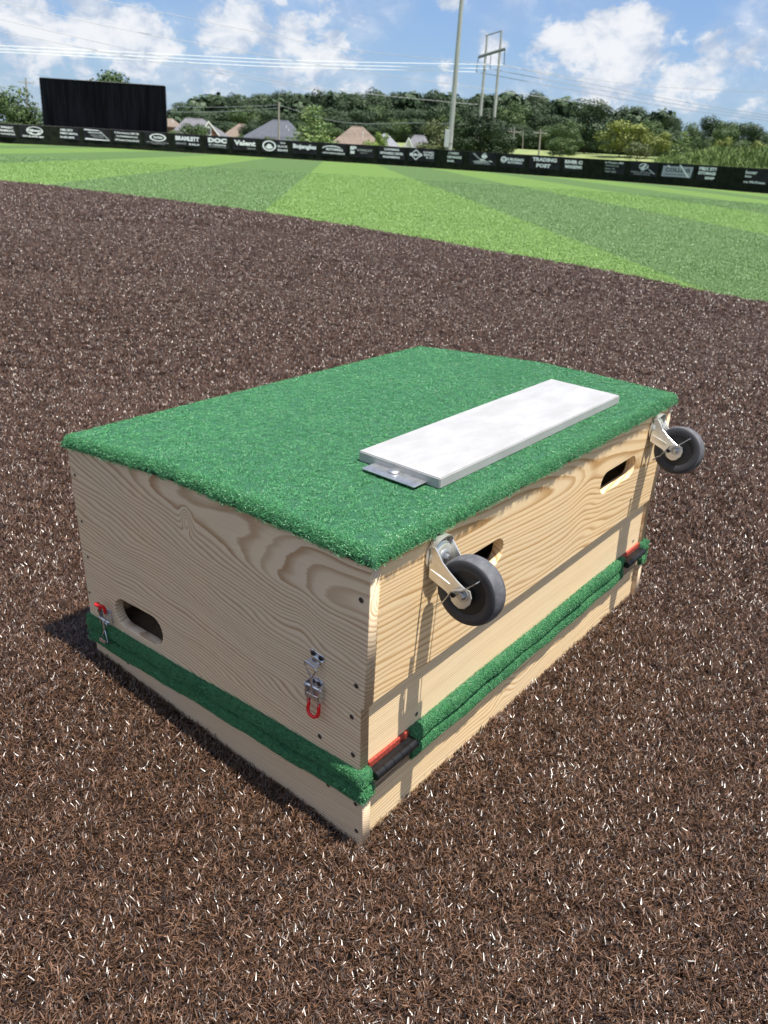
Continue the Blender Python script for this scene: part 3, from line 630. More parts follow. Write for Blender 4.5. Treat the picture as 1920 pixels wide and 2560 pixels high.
# ------------------------------------------------------------------ houses
brick_m = mat('red_brick', (0.20, 0.08, 0.06), 0.85, fn=mottled((0.15, 0.06, 0.05), (0.27, 0.12, 0.09), 3))
trim_m = mat('white_trim', (0.75, 0.75, 0.73), 0.6)
def roofm(name, c):
    return mat(name, c, 0.9, fn=mottled(tuple(q * .85 for q in c), tuple(q * 1.15 for q in c), 2.5, detail=6))
roof_g = roofm('grey_shingles', (.135, .135, .148)); roof_d = roofm('slate_shingles', (.075, .083, .102)); roof_t = roofm('tan_shingles', (.175, .135, .105)); roof_l = roofm('pale_grey_shingles', (.20, .21, .225))
win_m = mat('window_glass', (.08, .09, .10), .15)
def house(u0, u1, uc0, uc1, vr, ve, dist, depth, rm, label, gable=None):
    """hip roofed house: eave ends u0..u1 at ve, ridge uc0..uc1 at vr"""
    um = (u0 + u1) / 2; c = at(um, ve, dist); r_ = Vector(wray(um, ve)); r_.z = 0; r_.normalize(); sd = Vector((r_.y, -r_.x, 0))
    g = float(gz(c[0], c[1])); e = empty('house', (c[0], c[1], g)); tag(e, label, 'house', 'houses beyond the outfield fence')
    X = lambda u, v, dd=0: ((Vector(at(u, v, dist + dd)) - Vector((c[0], c[1], g))).dot(sd), (Vector(at(u, v, dist + dd)) - Vector((c[0], c[1], g))).z)
    xa, xb = X(u0, ve)[0], X(u1, ve)[0]; ze = X(um, ve)[1]; x0, x1 = X(uc0, vr)[0], X(uc1, vr)[0]; zr = X((uc0 + uc1) / 2, vr)[1]
    P = lambda x, y, z: sd * x + r_ * y + Vector((0, 0, z))
    MB().add([P(xa + .4, 0.4, -1), P(xb - .4, .4, -1), P(xb - .4, depth - .4, -1), P(xa + .4, depth - .4, -1), P(xa + .4, .4, ze), P(xb - .4, .4, ze), P(xb - .4, depth - .4, ze), P(xa + .4, depth - .4, ze)],
             [(0, 1, 5, 4), (1, 2, 6, 5), (2, 3, 7, 6), (3, 0, 4, 7)]).build('wall', brick_m, e)
    MB().add([P(xa, 0, ze), P(xb, 0, ze), P(xb, depth, ze), P(xa, depth, ze), P(x0, depth / 2, zr), P(x1, depth / 2, zr), P(xa, 0, ze - .15), P(xb, 0, ze - .15), P(xb, depth, ze - .15), P(xa, depth, ze - .15)],
             [(0, 1, 5, 4), (1, 2, 5), (2, 3, 4, 5), (3, 0, 4), (6, 7, 1, 0), (7, 8, 2, 1), (8, 9, 3, 2), (9, 6, 0, 3), (9, 8, 7, 6)]).build('roof', rm, e)
    MB().add([P(x0, depth / 2, zr + .04), P(x1, depth / 2, zr + .04), P(x1, depth / 2 + .2, zr - .05), P(x0, depth / 2 + .2, zr - .05), P(x0, depth / 2 - .2, zr - .05), P(x1, depth / 2 - .2, zr - .05)], [(0, 1, 5, 4), (0, 3, 2, 1)]).build('ridge_cap', rm, e)
    for (px, py) in ((x0 * .5 + x1 * .5 + 1, .62), (x1, .45)):
        zz = ze + (zr - ze) * py; yy = depth / 2 * py
        MB().tube([P(px, yy, zz - .1), P(px, yy, zz + .45)], .07, 8).build('vent_pipe', trim_m, e, True)
    if gable:
        for (ga, gp, gb, vp, vb, wm, extra) in gable:
            xl, xr, xm = X(ga, vb)[0], X(gb, vb)[0], X(gp, vp)[0]; zp = X(gp, vp)[1]; zb_ = X(gp, vb)[1]
            yf = -2.0; yb_ = depth / 2 * .8
            MB().add([P(xl, yf, -1), P(xr, yf, -1), P(xr, yf, zb_), P(xm, yf, zp), P(xl, yf, zb_)], [(0, 1, 2, 3, 4)]).build('gable_wall', wm, e)
            MB().add([P(xl - .3, yf - .2, zb_ - .2), P(xm, yf - .2, zp + .15), P(xm, yb_, zp + .15), P(xl - .3, yb_, zb_ - .2), P(xr + .3, yf - .2, zb_ - .2), P(xr + .3, yb_, zb_ - .2)], [(0, 1, 2, 3), (1, 4, 5, 2)]).build('gable_roof', rm, e)
            tw = .32
            MB().add([P(xl - .35, yf - .25, zb_ - .25), P(xm, yf - .25, zp + .2), P(xm, yf - .25, zp + .2 - tw * 1.3), P(xl - .35 + tw * .6, yf - .25, zb_ - .25 - .1), P(xr + .35, yf - .25, zb_ - .25), P(xr + .35 - tw * .6, yf - .25, zb_ - .35)],
                     [(0, 1, 2, 3), (1, 4, 5, 2)]).build('gable_trim', trim_m, e)
            if extra:
                zc = (zp + zb_) / 2 - .1
                w1 = MB().add([P(xm - .42, yf - .05, zc - .75), P(xm + .42, yf - .05, zc - .75), P(xm + .42, yf - .05, zc + .5), P(xm, yf - .05, zc + .85), P(xm - .42, yf - .05, zc + .5)], [(0, 1, 2, 3, 4)]).build('window', trim_m, e)
                MB().add([P(xm - .28, yf - .09, zc - .6), P(xm + .28, yf - .09, zc - .6), P(xm + .28, yf - .09, zc + .35), P(xm - .28, yf - .09, zc + .35)], [(0, 1, 2, 3)]).build('pane', win_m, w1)
    return e
house(380, 460, 400, 432, 294, 316, 172, 9, roof_t, 'tan roofed house mostly hidden behind the dark screen and a grey roof')
house(418, 590, 462, 508, 293, 346, 160, 12, roof_g, 'grey roofed house with a red brick gable and white trim', [(497, 521, 554, 305, 346, brick_m, True)])
house(548, 640, 596, 616, 308, 346, 166, 10, roof_t, 'small tan roofed house between the grey roofs')
house(600, 775, 682, 722, 297, 350, 158, 12, roof_d, 'dark slate roofed house behind the pale utility pole')
house(818, 965, 880, 908, 313, 368, 156, 12, roof_t, 'tan hip roofed house left of the tall light pole')
house(930, 1008, 958, 968, 332, 372, 166, 10, roof_l, 'pale grey roofed house peeking out behind the tan roof')
house(1000, 1085, 1036, 1062, 336, 376, 160, 10, roof_g, 'grey roofed house with two white gables behind the fence', [(1010, 1022, 1034, 346, 374, trim_m, False), (1036, 1050, 1066, 358, 376, brick_m, False)])
house(35, 110, 60, 90, 296, 318, 160, 9, roof_t, 'brick house hidden behind the trees at the far left')

# ------------------------------------------------------------------ trees
def leaf_mat(name, c0, c1):
    def fn(t, b):
        a = t.node('ShaderNodeAttribute', attribute_name='tint').outputs['Fac']
        t.l.new(t.mix(a, c0, c1), b.inputs['Base Color'])
    return mat(name, c0, 0.6, 0, 0.3, fn)
LM = {'wood': leaf_mat('dark_foliage', (0.022, 0.044, 0.018), (0.048, 0.082, 0.032)), 'pine': leaf_mat('pine_foliage', (0.024, 0.047, 0.019), (0.054, 0.088, 0.034)),
      'bush': leaf_mat('deep_green_foliage', (0.007, 0.020, 0.004), (0.022, 0.046, 0.010)), 'olive': leaf_mat('olive_foliage', (0.066, 0.088, 0.030), (0.12, 0.145, 0.050)),
      'yellow': leaf_mat('yellow_green_foliage', (0.12, 0.150, 0.030), (0.20, 0.235, 0.045)), 'bright': leaf_mat('bright_foliage', (0.10, 0.17, 0.030), (0.20, 0.28, 0.05)),
      'mid': leaf_mat('mid_green_foliage', (0.036, 0.070, 0.021), (0.082, 0.130, 0.036)), 'conifer': leaf_mat('light_conifer_foliage', (0.085, 0.150, 0.045), (0.20, 0.270, 0.080))}
bark = mat('bark', (0.10, 0.075, 0.055), 0.9, fn=mottled((.07, .05, .04), (.15, .115, .085), 6, stretch=(3, 3, .5)))
def crown_mesh(name, lobes, n, leaf, m, seed, flat=1.0, hollow=0.55):
    """leaf sized faces spread through lobes ((x, y, z), (rx, ry, rz)); units: crown height 1"""
    R_ = np.random.default_rng(seed); vol = np.array([l[1][0] * l[1][1] * l[1][2] for l in lobes]) ** (2 / 3); vol /= vol.sum()
    k = R_.choice(len(lobes), n, p=vol); C_ = np.array([l[0] for l in lobes])[k]; S_ = np.array([l[1] for l in lobes])[k]
    d = R_.normal(size=(n, 3)); d /= np.linalg.norm(d, axis=1)[:, None]; rad = hollow + (1.06 - hollow) * R_.random(n) ** 0.6
    c = C_ + d * S_ * rad[:, None]
    nr = d + R_.normal(0, .32, (n, 3)); nr[:, 2] += .15; nr /= np.linalg.norm(nr, axis=1)[:, None]
    a = np.cross(nr, R_.normal(size=(n, 3))); a /= np.linalg.norm(a, axis=1)[:, None]; b = np.cross(nr, a)
    sz = leaf * R_.uniform(.55, 1.3, n)[:, None]; a *= sz; b *= sz * flat
    V = np.stack([c - a - b, c + a - b * .6, c + a * .8 + b, c - a * .7 + b * .8], 1).reshape(-1, 3)
    me = bpy.data.meshes.new(name); me.from_pydata(V.tolist(), [], (np.arange(n * 4).reshape(-1, 4)).tolist()); me.materials.append(m)
    at_ = me.attributes.new('tint', 'FLOAT', 'POINT'); tint = np.clip(R_.normal(.45, .25, n) + (R_.random(len(lobes))[k] - .5) * .7, 0, 1)
    at_.data.foreach_set('value', np.repeat(tint, 4).astype(np.float32)); return me
def lobes_round(seed, n=14, wide=.42):
    R_ = random.Random(seed); L = [((0, 0, .5), (wide * .75, wide * .75, .40))]
    for k in range(n):
        a = R_.uniform(0, 2 * PI); z = R_.uniform(.2, .88); q = math.sqrt(max(0.05, 1 - ((z - .48) / .52) ** 2)) * wide * R_.uniform(.6, .95)
        s = R_.uniform(.13, .24); L.append(((q * math.cos(a), q * math.sin(a), z), (s * 1.1, s * 1.1, s * .8)))
    return L
def lobes_conifer(seed, tiers=10, wide=.36, droop=.02):
    R_ = random.Random(seed); L = []
    for k in range(tiers):
        z = .08 + .90 * k / tiers; q = wide * (1 - k / tiers) ** .8 + .02
        nb = max(3, int(7 * (1 - k / tiers)) + 2)
        for j in range(nb):
            a = 2 * PI * j / nb + R_.uniform(0, .8); qq = q * R_.uniform(.65, 1.1)
            L.append(((qq * .62 * math.cos(a), qq * .62 * math.sin(a), z + R_.uniform(-.02, .03)), (.07 + qq * .42, .07 + qq * .42, .045)))
    return L
MESH = {}
def kind_mesh(k, var):
    key = (k, var)
    if key not in MESH:
        if k == 'wood': MESH[key] = crown_mesh('crown', lobes_round(var + 10, 18, .36), 7500, .0135, LM['wood'], var)
        elif k == 'woodm': MESH[key] = crown_mesh('crown', lobes_round(var + 40, 16, .46), 7000, .0145, LM['mid'], var)
        elif k == 'pine': MESH[key] = crown_mesh('crown', lobes_round(var + 70, 22, .30), 7500, .0125, LM['pine'], var)
        elif k == 'conifer': MESH[key] = crown_mesh('crown', lobes_conifer(var, 11, .42), 4200, .018, LM['conifer'], var, .5, .2)
        elif k == 'bush': MESH[key] = crown_mesh('crown', lobes_round(var + 90, 26, .60), 14000, .0145, LM['bush'], var)
        elif k == 'olive': MESH[key] = crown_mesh('crown', lobes_round(var + 120, 18, .44), 4500, .016, LM['olive'], var, 1, .3)
        elif k == 'yellow': MESH[key] = crown_mesh('crown', lobes_round(var + 150, 18, .46), 4200, .019, LM['yellow'], var)
        elif k == 'bright': MESH[key] = crown_mesh('crown', lobes_round(var + 180, 12, .50), 2600, .024, LM['bright'], var)
        elif k == 'mid': MESH[key] = crown_mesh('crown', lobes_round(var + 210, 20, .46), 4500, .018, LM['mid'], var)
        elif k == 'young': MESH[key] = crown_mesh('crown', lobes_conifer(var + 5, 8, .34), 1900, .017, LM['mid'], var, .6, .2)
    return MESH[key]
TR = MB().tube([(0, 0, -.12), (.004, 0, .3), (-.004, .005, .62), (0, 0, .92)], [.024, .019, .012, .004], 8)
for k in range(7):
    a = k * 2.4; z = .25 + k * .08; TR.tube([(0, 0, z), (.13 * math.cos(a), .13 * math.sin(a), z + .10), (.22 * math.cos(a), .22 * math.sin(a), z + .17)], [.009, .006, .003], 6)
_t = TR.build('trunk', bark, None, True); TRUNK = _t.data; bpy.data.objects.remove(_t)
def tree(name, k, var, u, vt, dist, wpx, label, cat='tree', group=None, sink=0.0, base=None):
    """wpx: crown width in picture pixels; vt: row of its top; stands on the terrain"""
    p = at(u, vt, dist); g = float(gz(p[0], p[1])) if base is None else base
    h = p[2] - g + sink; wd = wpx / FPX * dist * 1.0
    me = kind_mesh(k, var); nat = {'wood': .80, 'woodm': .98, 'pine': .70, 'conifer': .80, 'bush': 1.28, 'olive': .95, 'yellow': .98, 'bright': 1.05, 'mid': .98, 'young': .66}[k]
    e = empty(name, (p[0], p[1], g - sink)); e.rotation_euler.z = rng.uniform(0, 6.28); s = wd / nat; e.scale = (s, s, h)
    tag(e, label, cat, group)
    c = link('crown', me, e); t = link('trunk', TRUNK, e)
    if s > h * .8: t.scale = (.6, .6, 1)
    return e
WG = 'dark trees of the dense wood behind the houses'
SKY = [(400, 300), (425, 288), (470, 250), (510, 238), (600, 238), (700, 231), (760, 238), (800, 222), (850, 232), (900, 228), (1000, 230), (1100, 231), (1200, 234), (1300, 229), (1380, 240), (1419, 250), (1448, 265), (1523, 265), (1591, 265), (1640, 268), (1663, 276), (1690, 305)]
def skyl(u): return float(np.interp(u, [s[0] for s in SKY], [s[1] for s in SKY]))
i = 0; u = 432
while u < 1690:
    tree('tree', ('wood', 'pine')[i % 3 == 1], i % 4, u, skyl(u) - rng.uniform(-6, 7), 232 + rng.uniform(-8, 8), rng.uniform(62, 86), 'dark green tree in the dense wood along the skyline behind the houses', group=WG); i += 1; u += rng.uniform(26, 38)
u = 445
while u < 1670:
    tree('tree', ('wood', 'woodm', 'pine', 'wood')[i % 4], i % 4, u, skyl(u) + rng.uniform(22, 44), 214 + rng.uniform(-6, 6), rng.uniform(60, 88), 'dark green tree in the dense wood along the skyline behind the houses', group=WG); i += 1; u += rng.uniform(36, 48)
u = 470
while u < 1640:
    tree('tree', ('wood', 'wood', 'woodm', 'pine')[i % 4], (i + 1) % 4, u, skyl(u) + rng.uniform(58, 88), 200 + rng.uniform(-5, 5), rng.uniform(55, 80), 'dark green tree in the dense wood along the skyline behind the houses', group=WG); i += 1; u += rng.uniform(40, 56)
# the depth of the wood, one mass behind the trees one can tell apart
R_ = np.random.default_rng(5); cs = []
for k in range(520):
    uu = R_.uniform(425, 1680); d_ = R_.uniform(222, 255); p = at(uu, skyl(uu) + 12, d_); g = float(gz(p[0], p[1])); z = g + (p[2] - g) * R_.uniform(.05, .95)
    cs.append(((p[0], p[1], z), (3.0, 3.0, 2.0)))
fo = link('distant_wood', crown_mesh('distant_wood', cs, 60000, .55, LM['wood'], 3, 1, .2)); tag(fo, 'deep shade mass of the wood behind the first rows of trees', 'wood', kind='stuff')
# right hand clump
tree('tree', 'wood', 0, 1480, 241, 178, 92, 'tall dark leafy tree rising at the right end of the wood')
tree('tree', 'woodm', 1, 1425, 300, 172, 70, 'mid green tree left of the tall dark leafy tree')
tree('tree', 'yellow', 0, 1562, 299, 168, 92, 'yellow green rounded tree right of the tall dark leafy tree')
tree('tree', 'mid', 0, 1637, 308, 182, 66, 'mid green tree behind the yellow green tree, to its right')
tree('tree', 'yellow', 1, 1645, 330, 166, 60, 'smaller yellow green tree beside the dark conifer')
tree('tree', 'conifer', 1, 1714, 325, 160, 66, 'dusky green conifer with drooping tiers at the start of the grassy bank')
tree('tree', 'pine', 1, 1688, 292, 214, 34, 'narrow pine at the right end of the skyline wood')
for j, (u_, v_, w_) in enumerate(((1738, 308, 50), (1788, 294, 74), (1822, 302, 60), (1852, 299, 76), (1893, 315, 62), (1930, 330, 70))):
    tree('tree', ('mid', 'wood', 'woodm', 'wood', 'wood', 'woodm')[j], j % 3, u_, v_, 172 + (j % 2) * 8, w_,
         ('feathery mid green tree left of the two dark crowns at the far right', 'dark broad tree, left one of the two large crowns above the grassy bank', 'green tree in the dip between the two large dark crowns', 'dark broad tree, right one of the two large crowns above the grassy bank', 'dark tree falling away towards the right edge of the picture', 'dark tree cut off by the right edge of the picture')[j])
tree('shrub', 'mid', 1, 1762, 338, 150, 46, 'green shrub behind the grassy bank, left of the yellow green round shrub', 'shrub')
tree('shrub', 'yellow', 2, 1815, 340, 148, 48, 'yellow green round shrub behind the grassy bank', 'shrub')
tree('shrub', 'mid', 2, 1865, 352, 146, 56, 'green shrub right of the yellow green round shrub', 'shrub')
tree('shrub', 'yellow', 1, 1915, 354, 145, 56, 'yellow green shrub at the right edge above the grassy bank', 'shrub')
tree('shrub', 'mid', 0, 1405, 345, 160, 60, 'green undergrowth shrub at the foot of the wood, left of the dark tree', 'shrub')
tree('shrub', 'olive', 1, 1600, 352, 158, 60, 'olive green undergrowth shrub under the yellow green tree', 'shrub')
# trees nearer the fence
tree('bush', 'bush', 0, 1213, 286, 140, 150, 'big very dark green bush right of the tall light pole', 'bush')
tree('tree', 'olive', 0, 1100, 300, 143, 92, 'hazy olive green tree behind the foot of the light pole')
tree('tree', 'conifer', 0, 786, 258, 141, 128, 'light green conifer with layered branches in front of the houses')
tree('shrub', 'mid', 1, 487, 304, 145, 66, 'round green shrub in front of the grey roofed house', 'shrub')
tree('shrub', 'mid', 2, 438, 326, 142, 40, 'low green shrub beside the end of the dark screen', 'shrub')
tree('shrub', 'bright', 0, 922, 344, 138, 44, 'low bright yellow green shrub in front of the tan hip roof', 'shrub')
tree('tree', 'bright', 1, 958, 333, 139, 40, 'small bright green tree right of the tan hip roof')
tree('shrub', 'mid', 0, 597, 335, 146, 26, 'small green shrub in front of the small tan roof', 'shrub')
tree('shrub', 'olive', 1, 672, 337, 146, 34, 'small olive shrub below the dark slate roof', 'shrub')
tree('tree', 'wood', 2, 628, 292, 164, 48, 'dark tree between the small tan roof and the slate roof')
tree('tree', 'mid', 1, 270, 166, 142, 112, 'green tree whose top shows above the dark screen')
tree('tree', 'mid', 0, 12, 216, 142, 120, 'large leafy green tree cut off by the left edge of the photo')
tree('tree', 'mid', 2, 46, 262, 139, 60, 'smaller leafy green tree beside the large one at the left edge')
tree('tree', 'young', 0, 82, 243, 138, 62, 'young feathery green tree left of the dark screen')
tree('tree', 'young', 1, 112, 260, 137, 44, 'slender young tree touching the left end of the dark screen')
tree('shrub', 'mid', 1, 30, 300, 137, 60, 'low green shrub above the first banner at the left edge', 'shrub')
# grassy bank on the right
v = []; f = []; NU, NVV = 50, 14
for i_ in range(NU + 1):
    uu = 1640 + 700 * i_ / NU; a0 = at(uu, 430, 120); dir_ = np.array([a0[0] - CW[0], a0[1] - CW[1]]); dir_ /= np.linalg.norm(dir_)
    for j in range(NVV + 1):
        dd = 116 + 44 * j / NVV; x, y = CW[0] + dir_[0] * dd, CW[1] + dir_[1] * dd
        z = float(gz(x, y)) - .1 + 2.6 * float(smooth01((uu - 1650) / 130)) * math.sin(PI * min(1, j / NVV)) ** .8
        v.append((x, y, z))
for i_ in range(NU):
    for j in range(NVV): f.append((i_ * (NVV + 1) + j, i_ * (NVV + 1) + j + 1, (i_ + 1) * (NVV + 1) + j + 1, (i_ + 1) * (NVV + 1) + j))
bank_m = mat('bank_grass', (.14, .19, .05), .9, fn=mottled((.075, .130, .030), (.15, .21, .055), .5, detail=8))
bk = MB().add(v, f).build('grassy_bank', bank_m, None, 'all'); tag(bk, kind='structure')
tall = blade_mat('tall_grass_blade', (.060, .115, .025), (.12, .185, .045), (.20, .25, .07), .6, .3)
tcol = tufts('tall_grass_tuft', 4, 30, .5, 1.1, .07, (.1, .9), tall, rng)
n = 5200; ui = NR.uniform(0, NU - 1e-3, n); vj = NR.uniform(.2, NVV - 1e-3, n); va = np.array(v).reshape(NU + 1, NVV + 1, 3)
i0, j0 = ui.astype(int), vj.astype(int); fu, fv = (ui - i0)[:, None], (vj - j0)[:, None]
P = va[i0, j0] * (1 - fu) * (1 - fv) + va[i0 + 1, j0] * fu * (1 - fv) + va[i0, j0 + 1] * (1 - fu) * fv + va[i0 + 1, j0 + 1] * fu * fv
o = scatter('tall_grass', P, np.stack([NR.normal(0, .1, n), NR.normal(0, .1, n), NR.uniform(0, 6.28, n)], 1), NR.uniform(.7, 1.3, n), NR.integers(0, 4, n), tcol)
tag(o, 'tall pale green grass growing on the bank beyond the fence at the right', 'tall grass', kind='stuff')

# ------------------------------------------------------------------ the folded portable mound
L_, D_, TH = 0.98664, 0.64961, 0.01772
h1, h2, hs, H_, HL, YB, HB, YT = 0.06815, 0.12468, 0.2251, 0.44269, 0.44389, 0.37115, 0.46047, -0.00932
YBF, TT, OV = 0.29591, 0.0237, 0.0062
mound = empty('portable_pitching_mound'); mound.matrix_world = Matrix([list(RW[i]) + [0] for i in range(3)] + [[0, 0, 0, 1]])
tag(mound, 'folded portable pitching mound of pine boards with green turf top, standing on brown turf', 'pitching mound')
def wood(name, ax, c0, c1, tilt=0.05, period=0.0055, off=(0, 0), seed=0.0, light=(.64, .50, .335), dark=(.40, .245, .125), knots=(), warp=1.0, dens=.5, blush=None, along=1.0):
    """growth rings round a pith line that runs along axis ax; cut by the board faces they give the grain"""
    ib, ic = [(1, 2), (0, 2), (0, 1)][ax]
    def fn(t, b):
        co = objco(t); s = t.sep(co); a_, b_, c_ = s[ax], s[ib], s[ic]
        st = t.comb(t.math('ADD', t.math('MULTIPLY', a_, along), seed), t.math('MULTIPLY', b_, 3.0), t.math('MULTIPLY', c_, 3.2))
        n1 = t.math('SUBTRACT', t.noise(st, 3.2, 2, .5), .5)
        st2 = t.vmath('MULTIPLY', st, (.35, 1, 1)); n2 = t.math('SUBTRACT', t.noise(st2, 11.0, 2, .5), .5)
        n3 = t.math('SUBTRACT', t.noise(t.vmath('MULTIPLY', st2, (1, 3, 3)), 40.0, 2, .5), .5)
        cc = t.math('ADD', t.math('SUBTRACT', c_, c1), t.math('MULTIPLY', a_, off[1]))
        cc = t.math('ADD', cc, t.math('MULTIPLY', n1, .075 * warp))
        bb = t.math('ADD', t.math('SUBTRACT', b_, c0), t.math('MULTIPLY', a_, off[0]))
        bb = t.math('ADD', bb, t.math('MULTIPLY', t.math('SUBTRACT', t.noise(st, 2.1, 1), .5), .10 * warp))
        r = t.math('SQRT', t.math('ADD', t.math('MULTIPLY', cc, cc), t.math('MULTIPLY', bb, bb)))
        r = t.math('ADD', r, t.math('MULTIPLY', n2, .008 * warp)); r = t.math('ADD', r, t.math('MULTIPLY', n3, .0010))
        for (ka, kc, ks, kh) in knots:
            da = t.math('SUBTRACT', a_, ka); dc = t.math('MULTIPLY', t.math('SUBTRACT', c_, kc), .62)
            q = t.math('DIVIDE', t.math('ADD', t.math('MULTIPLY', da, da), t.math('MULTIPLY', dc, dc)), -ks * ks)
            r = t.math('ADD', r, t.math('MULTIPLY', t.math('EXPONENT', q), kh))
        ph = t.math('FRACT', t.math('DIVIDE', r, period))
        lw = t.ramp(ph, [(0.0, .55), (0.06, 0.05), (dens, .14), (.80, .85), (.93, 1.0), (1.0, .6)])
        ring = t.noise(t.comb(t.math('FLOOR', t.math('DIVIDE', r, period)), 0.0, 0.0), 1.7, 0)
        lw = t.math('MULTIPLY', lw, t.mapr(ring, .3, .7, .55, 1.0))
        fib = t.noise(t.comb(t.math('MULTIPLY', a_, 14.0), t.math('MULTIPLY', b_, 420.0), t.math('MULTIPLY', c_, 420.0)), 1.0, 3, .6)
        big = t.noise(co, 5.0, 3, .5)
        base = t.mix(t.mapr(big, .3, .7), light, tuple(q * k for q, k in zip(light, (1.06, 1.0, .93))))
        c = t.mix(lw, base, dark)
        c = t.mix(t.mapr(fib, .30, .75, 0.0, .20), c, tuple(q * .62 for q in light))
        if blush: c = t.mix(t.mapr(t.noise(co, 9.0, 2), .55, .7, 0, .35), c, blush)
        t.l.new(c, b.inputs['Base Color']); bumpn(t, b, t.math('ADD', t.math('MULTIPLY', lw, .6), t.math('MULTIPLY', fib, .6)), .25, .0006)
        t.put(b.inputs['Roughness'], t.mapr(lw, 0, 1, .62, .45))
    return mat(name, light, .6, 0, .35, fn)
W_side = wood('pine_side_board', 1, 0.040, 0.385, period=.0062, off=(-.085, -.13), seed=3.3, light=(.78, .635, .445), dark=(.42, .255, .13), knots=((.345, .398, .010, .024), (.11, .33, .03, .010)), warp=.9)
W_back = wood('pine_back_board', 0, -0.030, 0.435, period=.0085, off=(.03, .085), seed=9.1, light=(.88, .68, .41), dark=(.52, .285, .10), warp=1.1, along=.5, knots=((.62, .335, .05, .012),))  # direct sun lacking on the back face is put into this paler, yellower pine
W_back2 = wood('pine_lower_back_board', 0, 0.12, -0.02, period=.0035, seed=5.0, light=(.88, .71, .46), dark=(.58, .39, .20), warp=.25)  # same sunlight painted into this board's tones
W_low = wood('pine_base_back_board', 0, 0.050, 0.085, period=.0058, off=(.02, -.03), seed=1.4, light=(.88, .70, .44), dark=(.56, .33, .13), warp=.8, knots=((.40, .045, .035, .014),))  # base board also lightened and yellowed in place of stronger sun
W_lside = wood('pine_base_side_board', 1, 0.09, 0.20, period=.0036, off=(0, .02), seed=2.2, light=(.70, .56, .39), dark=(.42, .265, .155), warp=.3)
W_in = mat('inner_wood', (.30, .22, .14), .8)
side = lambda u, v, w: (w, u, v)
fars = lambda u, v, w: (L_ - TH + w, u, v)
out_side = [(YT, H_), (YB, HB), (D_, HL), (D_, h2 - .012), (.0052, h2 - .012), (.0052, hs), (0, hs)]
sb = board('side_board', out_side, [slot(.433, .566, .137, .192)], side, TH, W_side, mound)
board('side_board', [(YT, H_), (YBF, HB), (D_, HL), (D_, h2 - .012), (.0052, h2 - .012), (.0052, hs), (0, hs)], [], fars, TH, W_side, mound)
bfn = lambda u, v, w: (u, YT * (v - hs) / (H_ - hs) + w + .0008, v)
board('back_board', [(TH + .0012, hs), (L_ - TH - .0012, hs), (L_ - TH - .0012, H_ - .001), (TH + .0012, H_ - .001)], [slot(.170, .327, .324, .3675), slot(.676, .833, .3255, .368)], bfn, .019, W_back, mound, .0016)
board('lower_back_board', [(TH + .001, h2 - .012), (L_ - TH - .001, h2 - .012), (L_ - TH - .001, hs + .02), (TH + .001, hs + .02)], [], lambda u, v, w: (u, .0112 + w, v), .018, W_back2, mound)
board('front_board', [(TH + .001, h2 - .012), (L_ - TH - .001, h2 - .012), (L_ - TH - .001, HL - .002), (TH + .001, HL - .002)], [], lambda u, v, w: (u, D_ - .02 + w, v), .018, W_back2, mound)
lo_side = [(0, -.034), (D_ - .006, -.034), (D_ - .006, h1 + .012), (0, h1 + .012)]
board('base_side_board', lo_side, [], side, TH, W_lside, mound)
board('base_side_board', lo_side, [], fars, TH, W_lside, mound)
board('base_back_board', [(TH + .001, -.034), (L_ - TH - .001, -.034), (L_ - TH - .001, h1 + .012), (TH + .001, h1 + .012)], [], lambda u, v, w: (u, .0105 + w, v), .018, W_low, mound)
board('base_front_board', [(TH + .001, -.034), (L_ - TH - .001, -.034), (L_ - TH - .001, h1 + .012), (TH + .001, h1 + .012)], [], lambda u, v, w: (u, D_ - .026 + w, v), .018, W_low, mound)
ply = mat('plywood', (.30, .22, .13), .8, fn=mottled((.16, .11, .07), (.42, .31, .19), 12, stretch=(1, 1, 18)))
MB().box(.006, L_ - .006, .016, D_ - .010, h1 + .0125, h1 + .0225).build('base_deck', ply, mound, bevel=.001)
MB().box(.006, L_ - .006, .016, D_ - .004, h2 - .0225, h2 - .0125).build('lower_deck', ply, mound, bevel=.001)
def base(x, y):
    x = np.asarray(x, float); y = np.asarray(y, float)
    yb = YB + (YBF - YB) * np.clip(x / L_, 0, 1)
    a = H_ + (HB - H_) * (y - YT) / (yb - YT); b = HB + (HL - HB) * (y - yb) / (D_ - yb)
    return -np.log(np.exp(-a * 160) + np.exp(-b * 160)) / 160 + .0012 * np.exp(-((y - yb) / .03) ** 2)
mb = MB(); n = 24; vv = []; ff = []
for zz in (0.0008, .0118):
    for i in range(n + 1):
        for j in (0, 1): 
            y = YT + .006 + (D_ - YT - .010) * i / n; x = .004 if j == 0 else L_ - .004; vv.append((x, y, float(base(x, y)) + zz))
for k in range(2):
    for i in range(n): q = k * 2 * (n + 1) + 2 * i; ff.append((q, q + 1, q + 3, q + 2))
o1 = 2 * (n + 1)
for i in range(n): ff += [(2 * i, 2 * i + 2, o1 + 2 * i + 2, o1 + 2 * i), (2 * i + 1, o1 + 2 * i + 1, o1 + 2 * i + 3, 2 * i + 3)]
ff += [(0, o1, o1 + 1, 1), (2 * n, 2 * n + 1, o1 + 2 * n + 1, o1 + 2 * n)]
mb.add(vv, ff).build('deck', ply, mound)

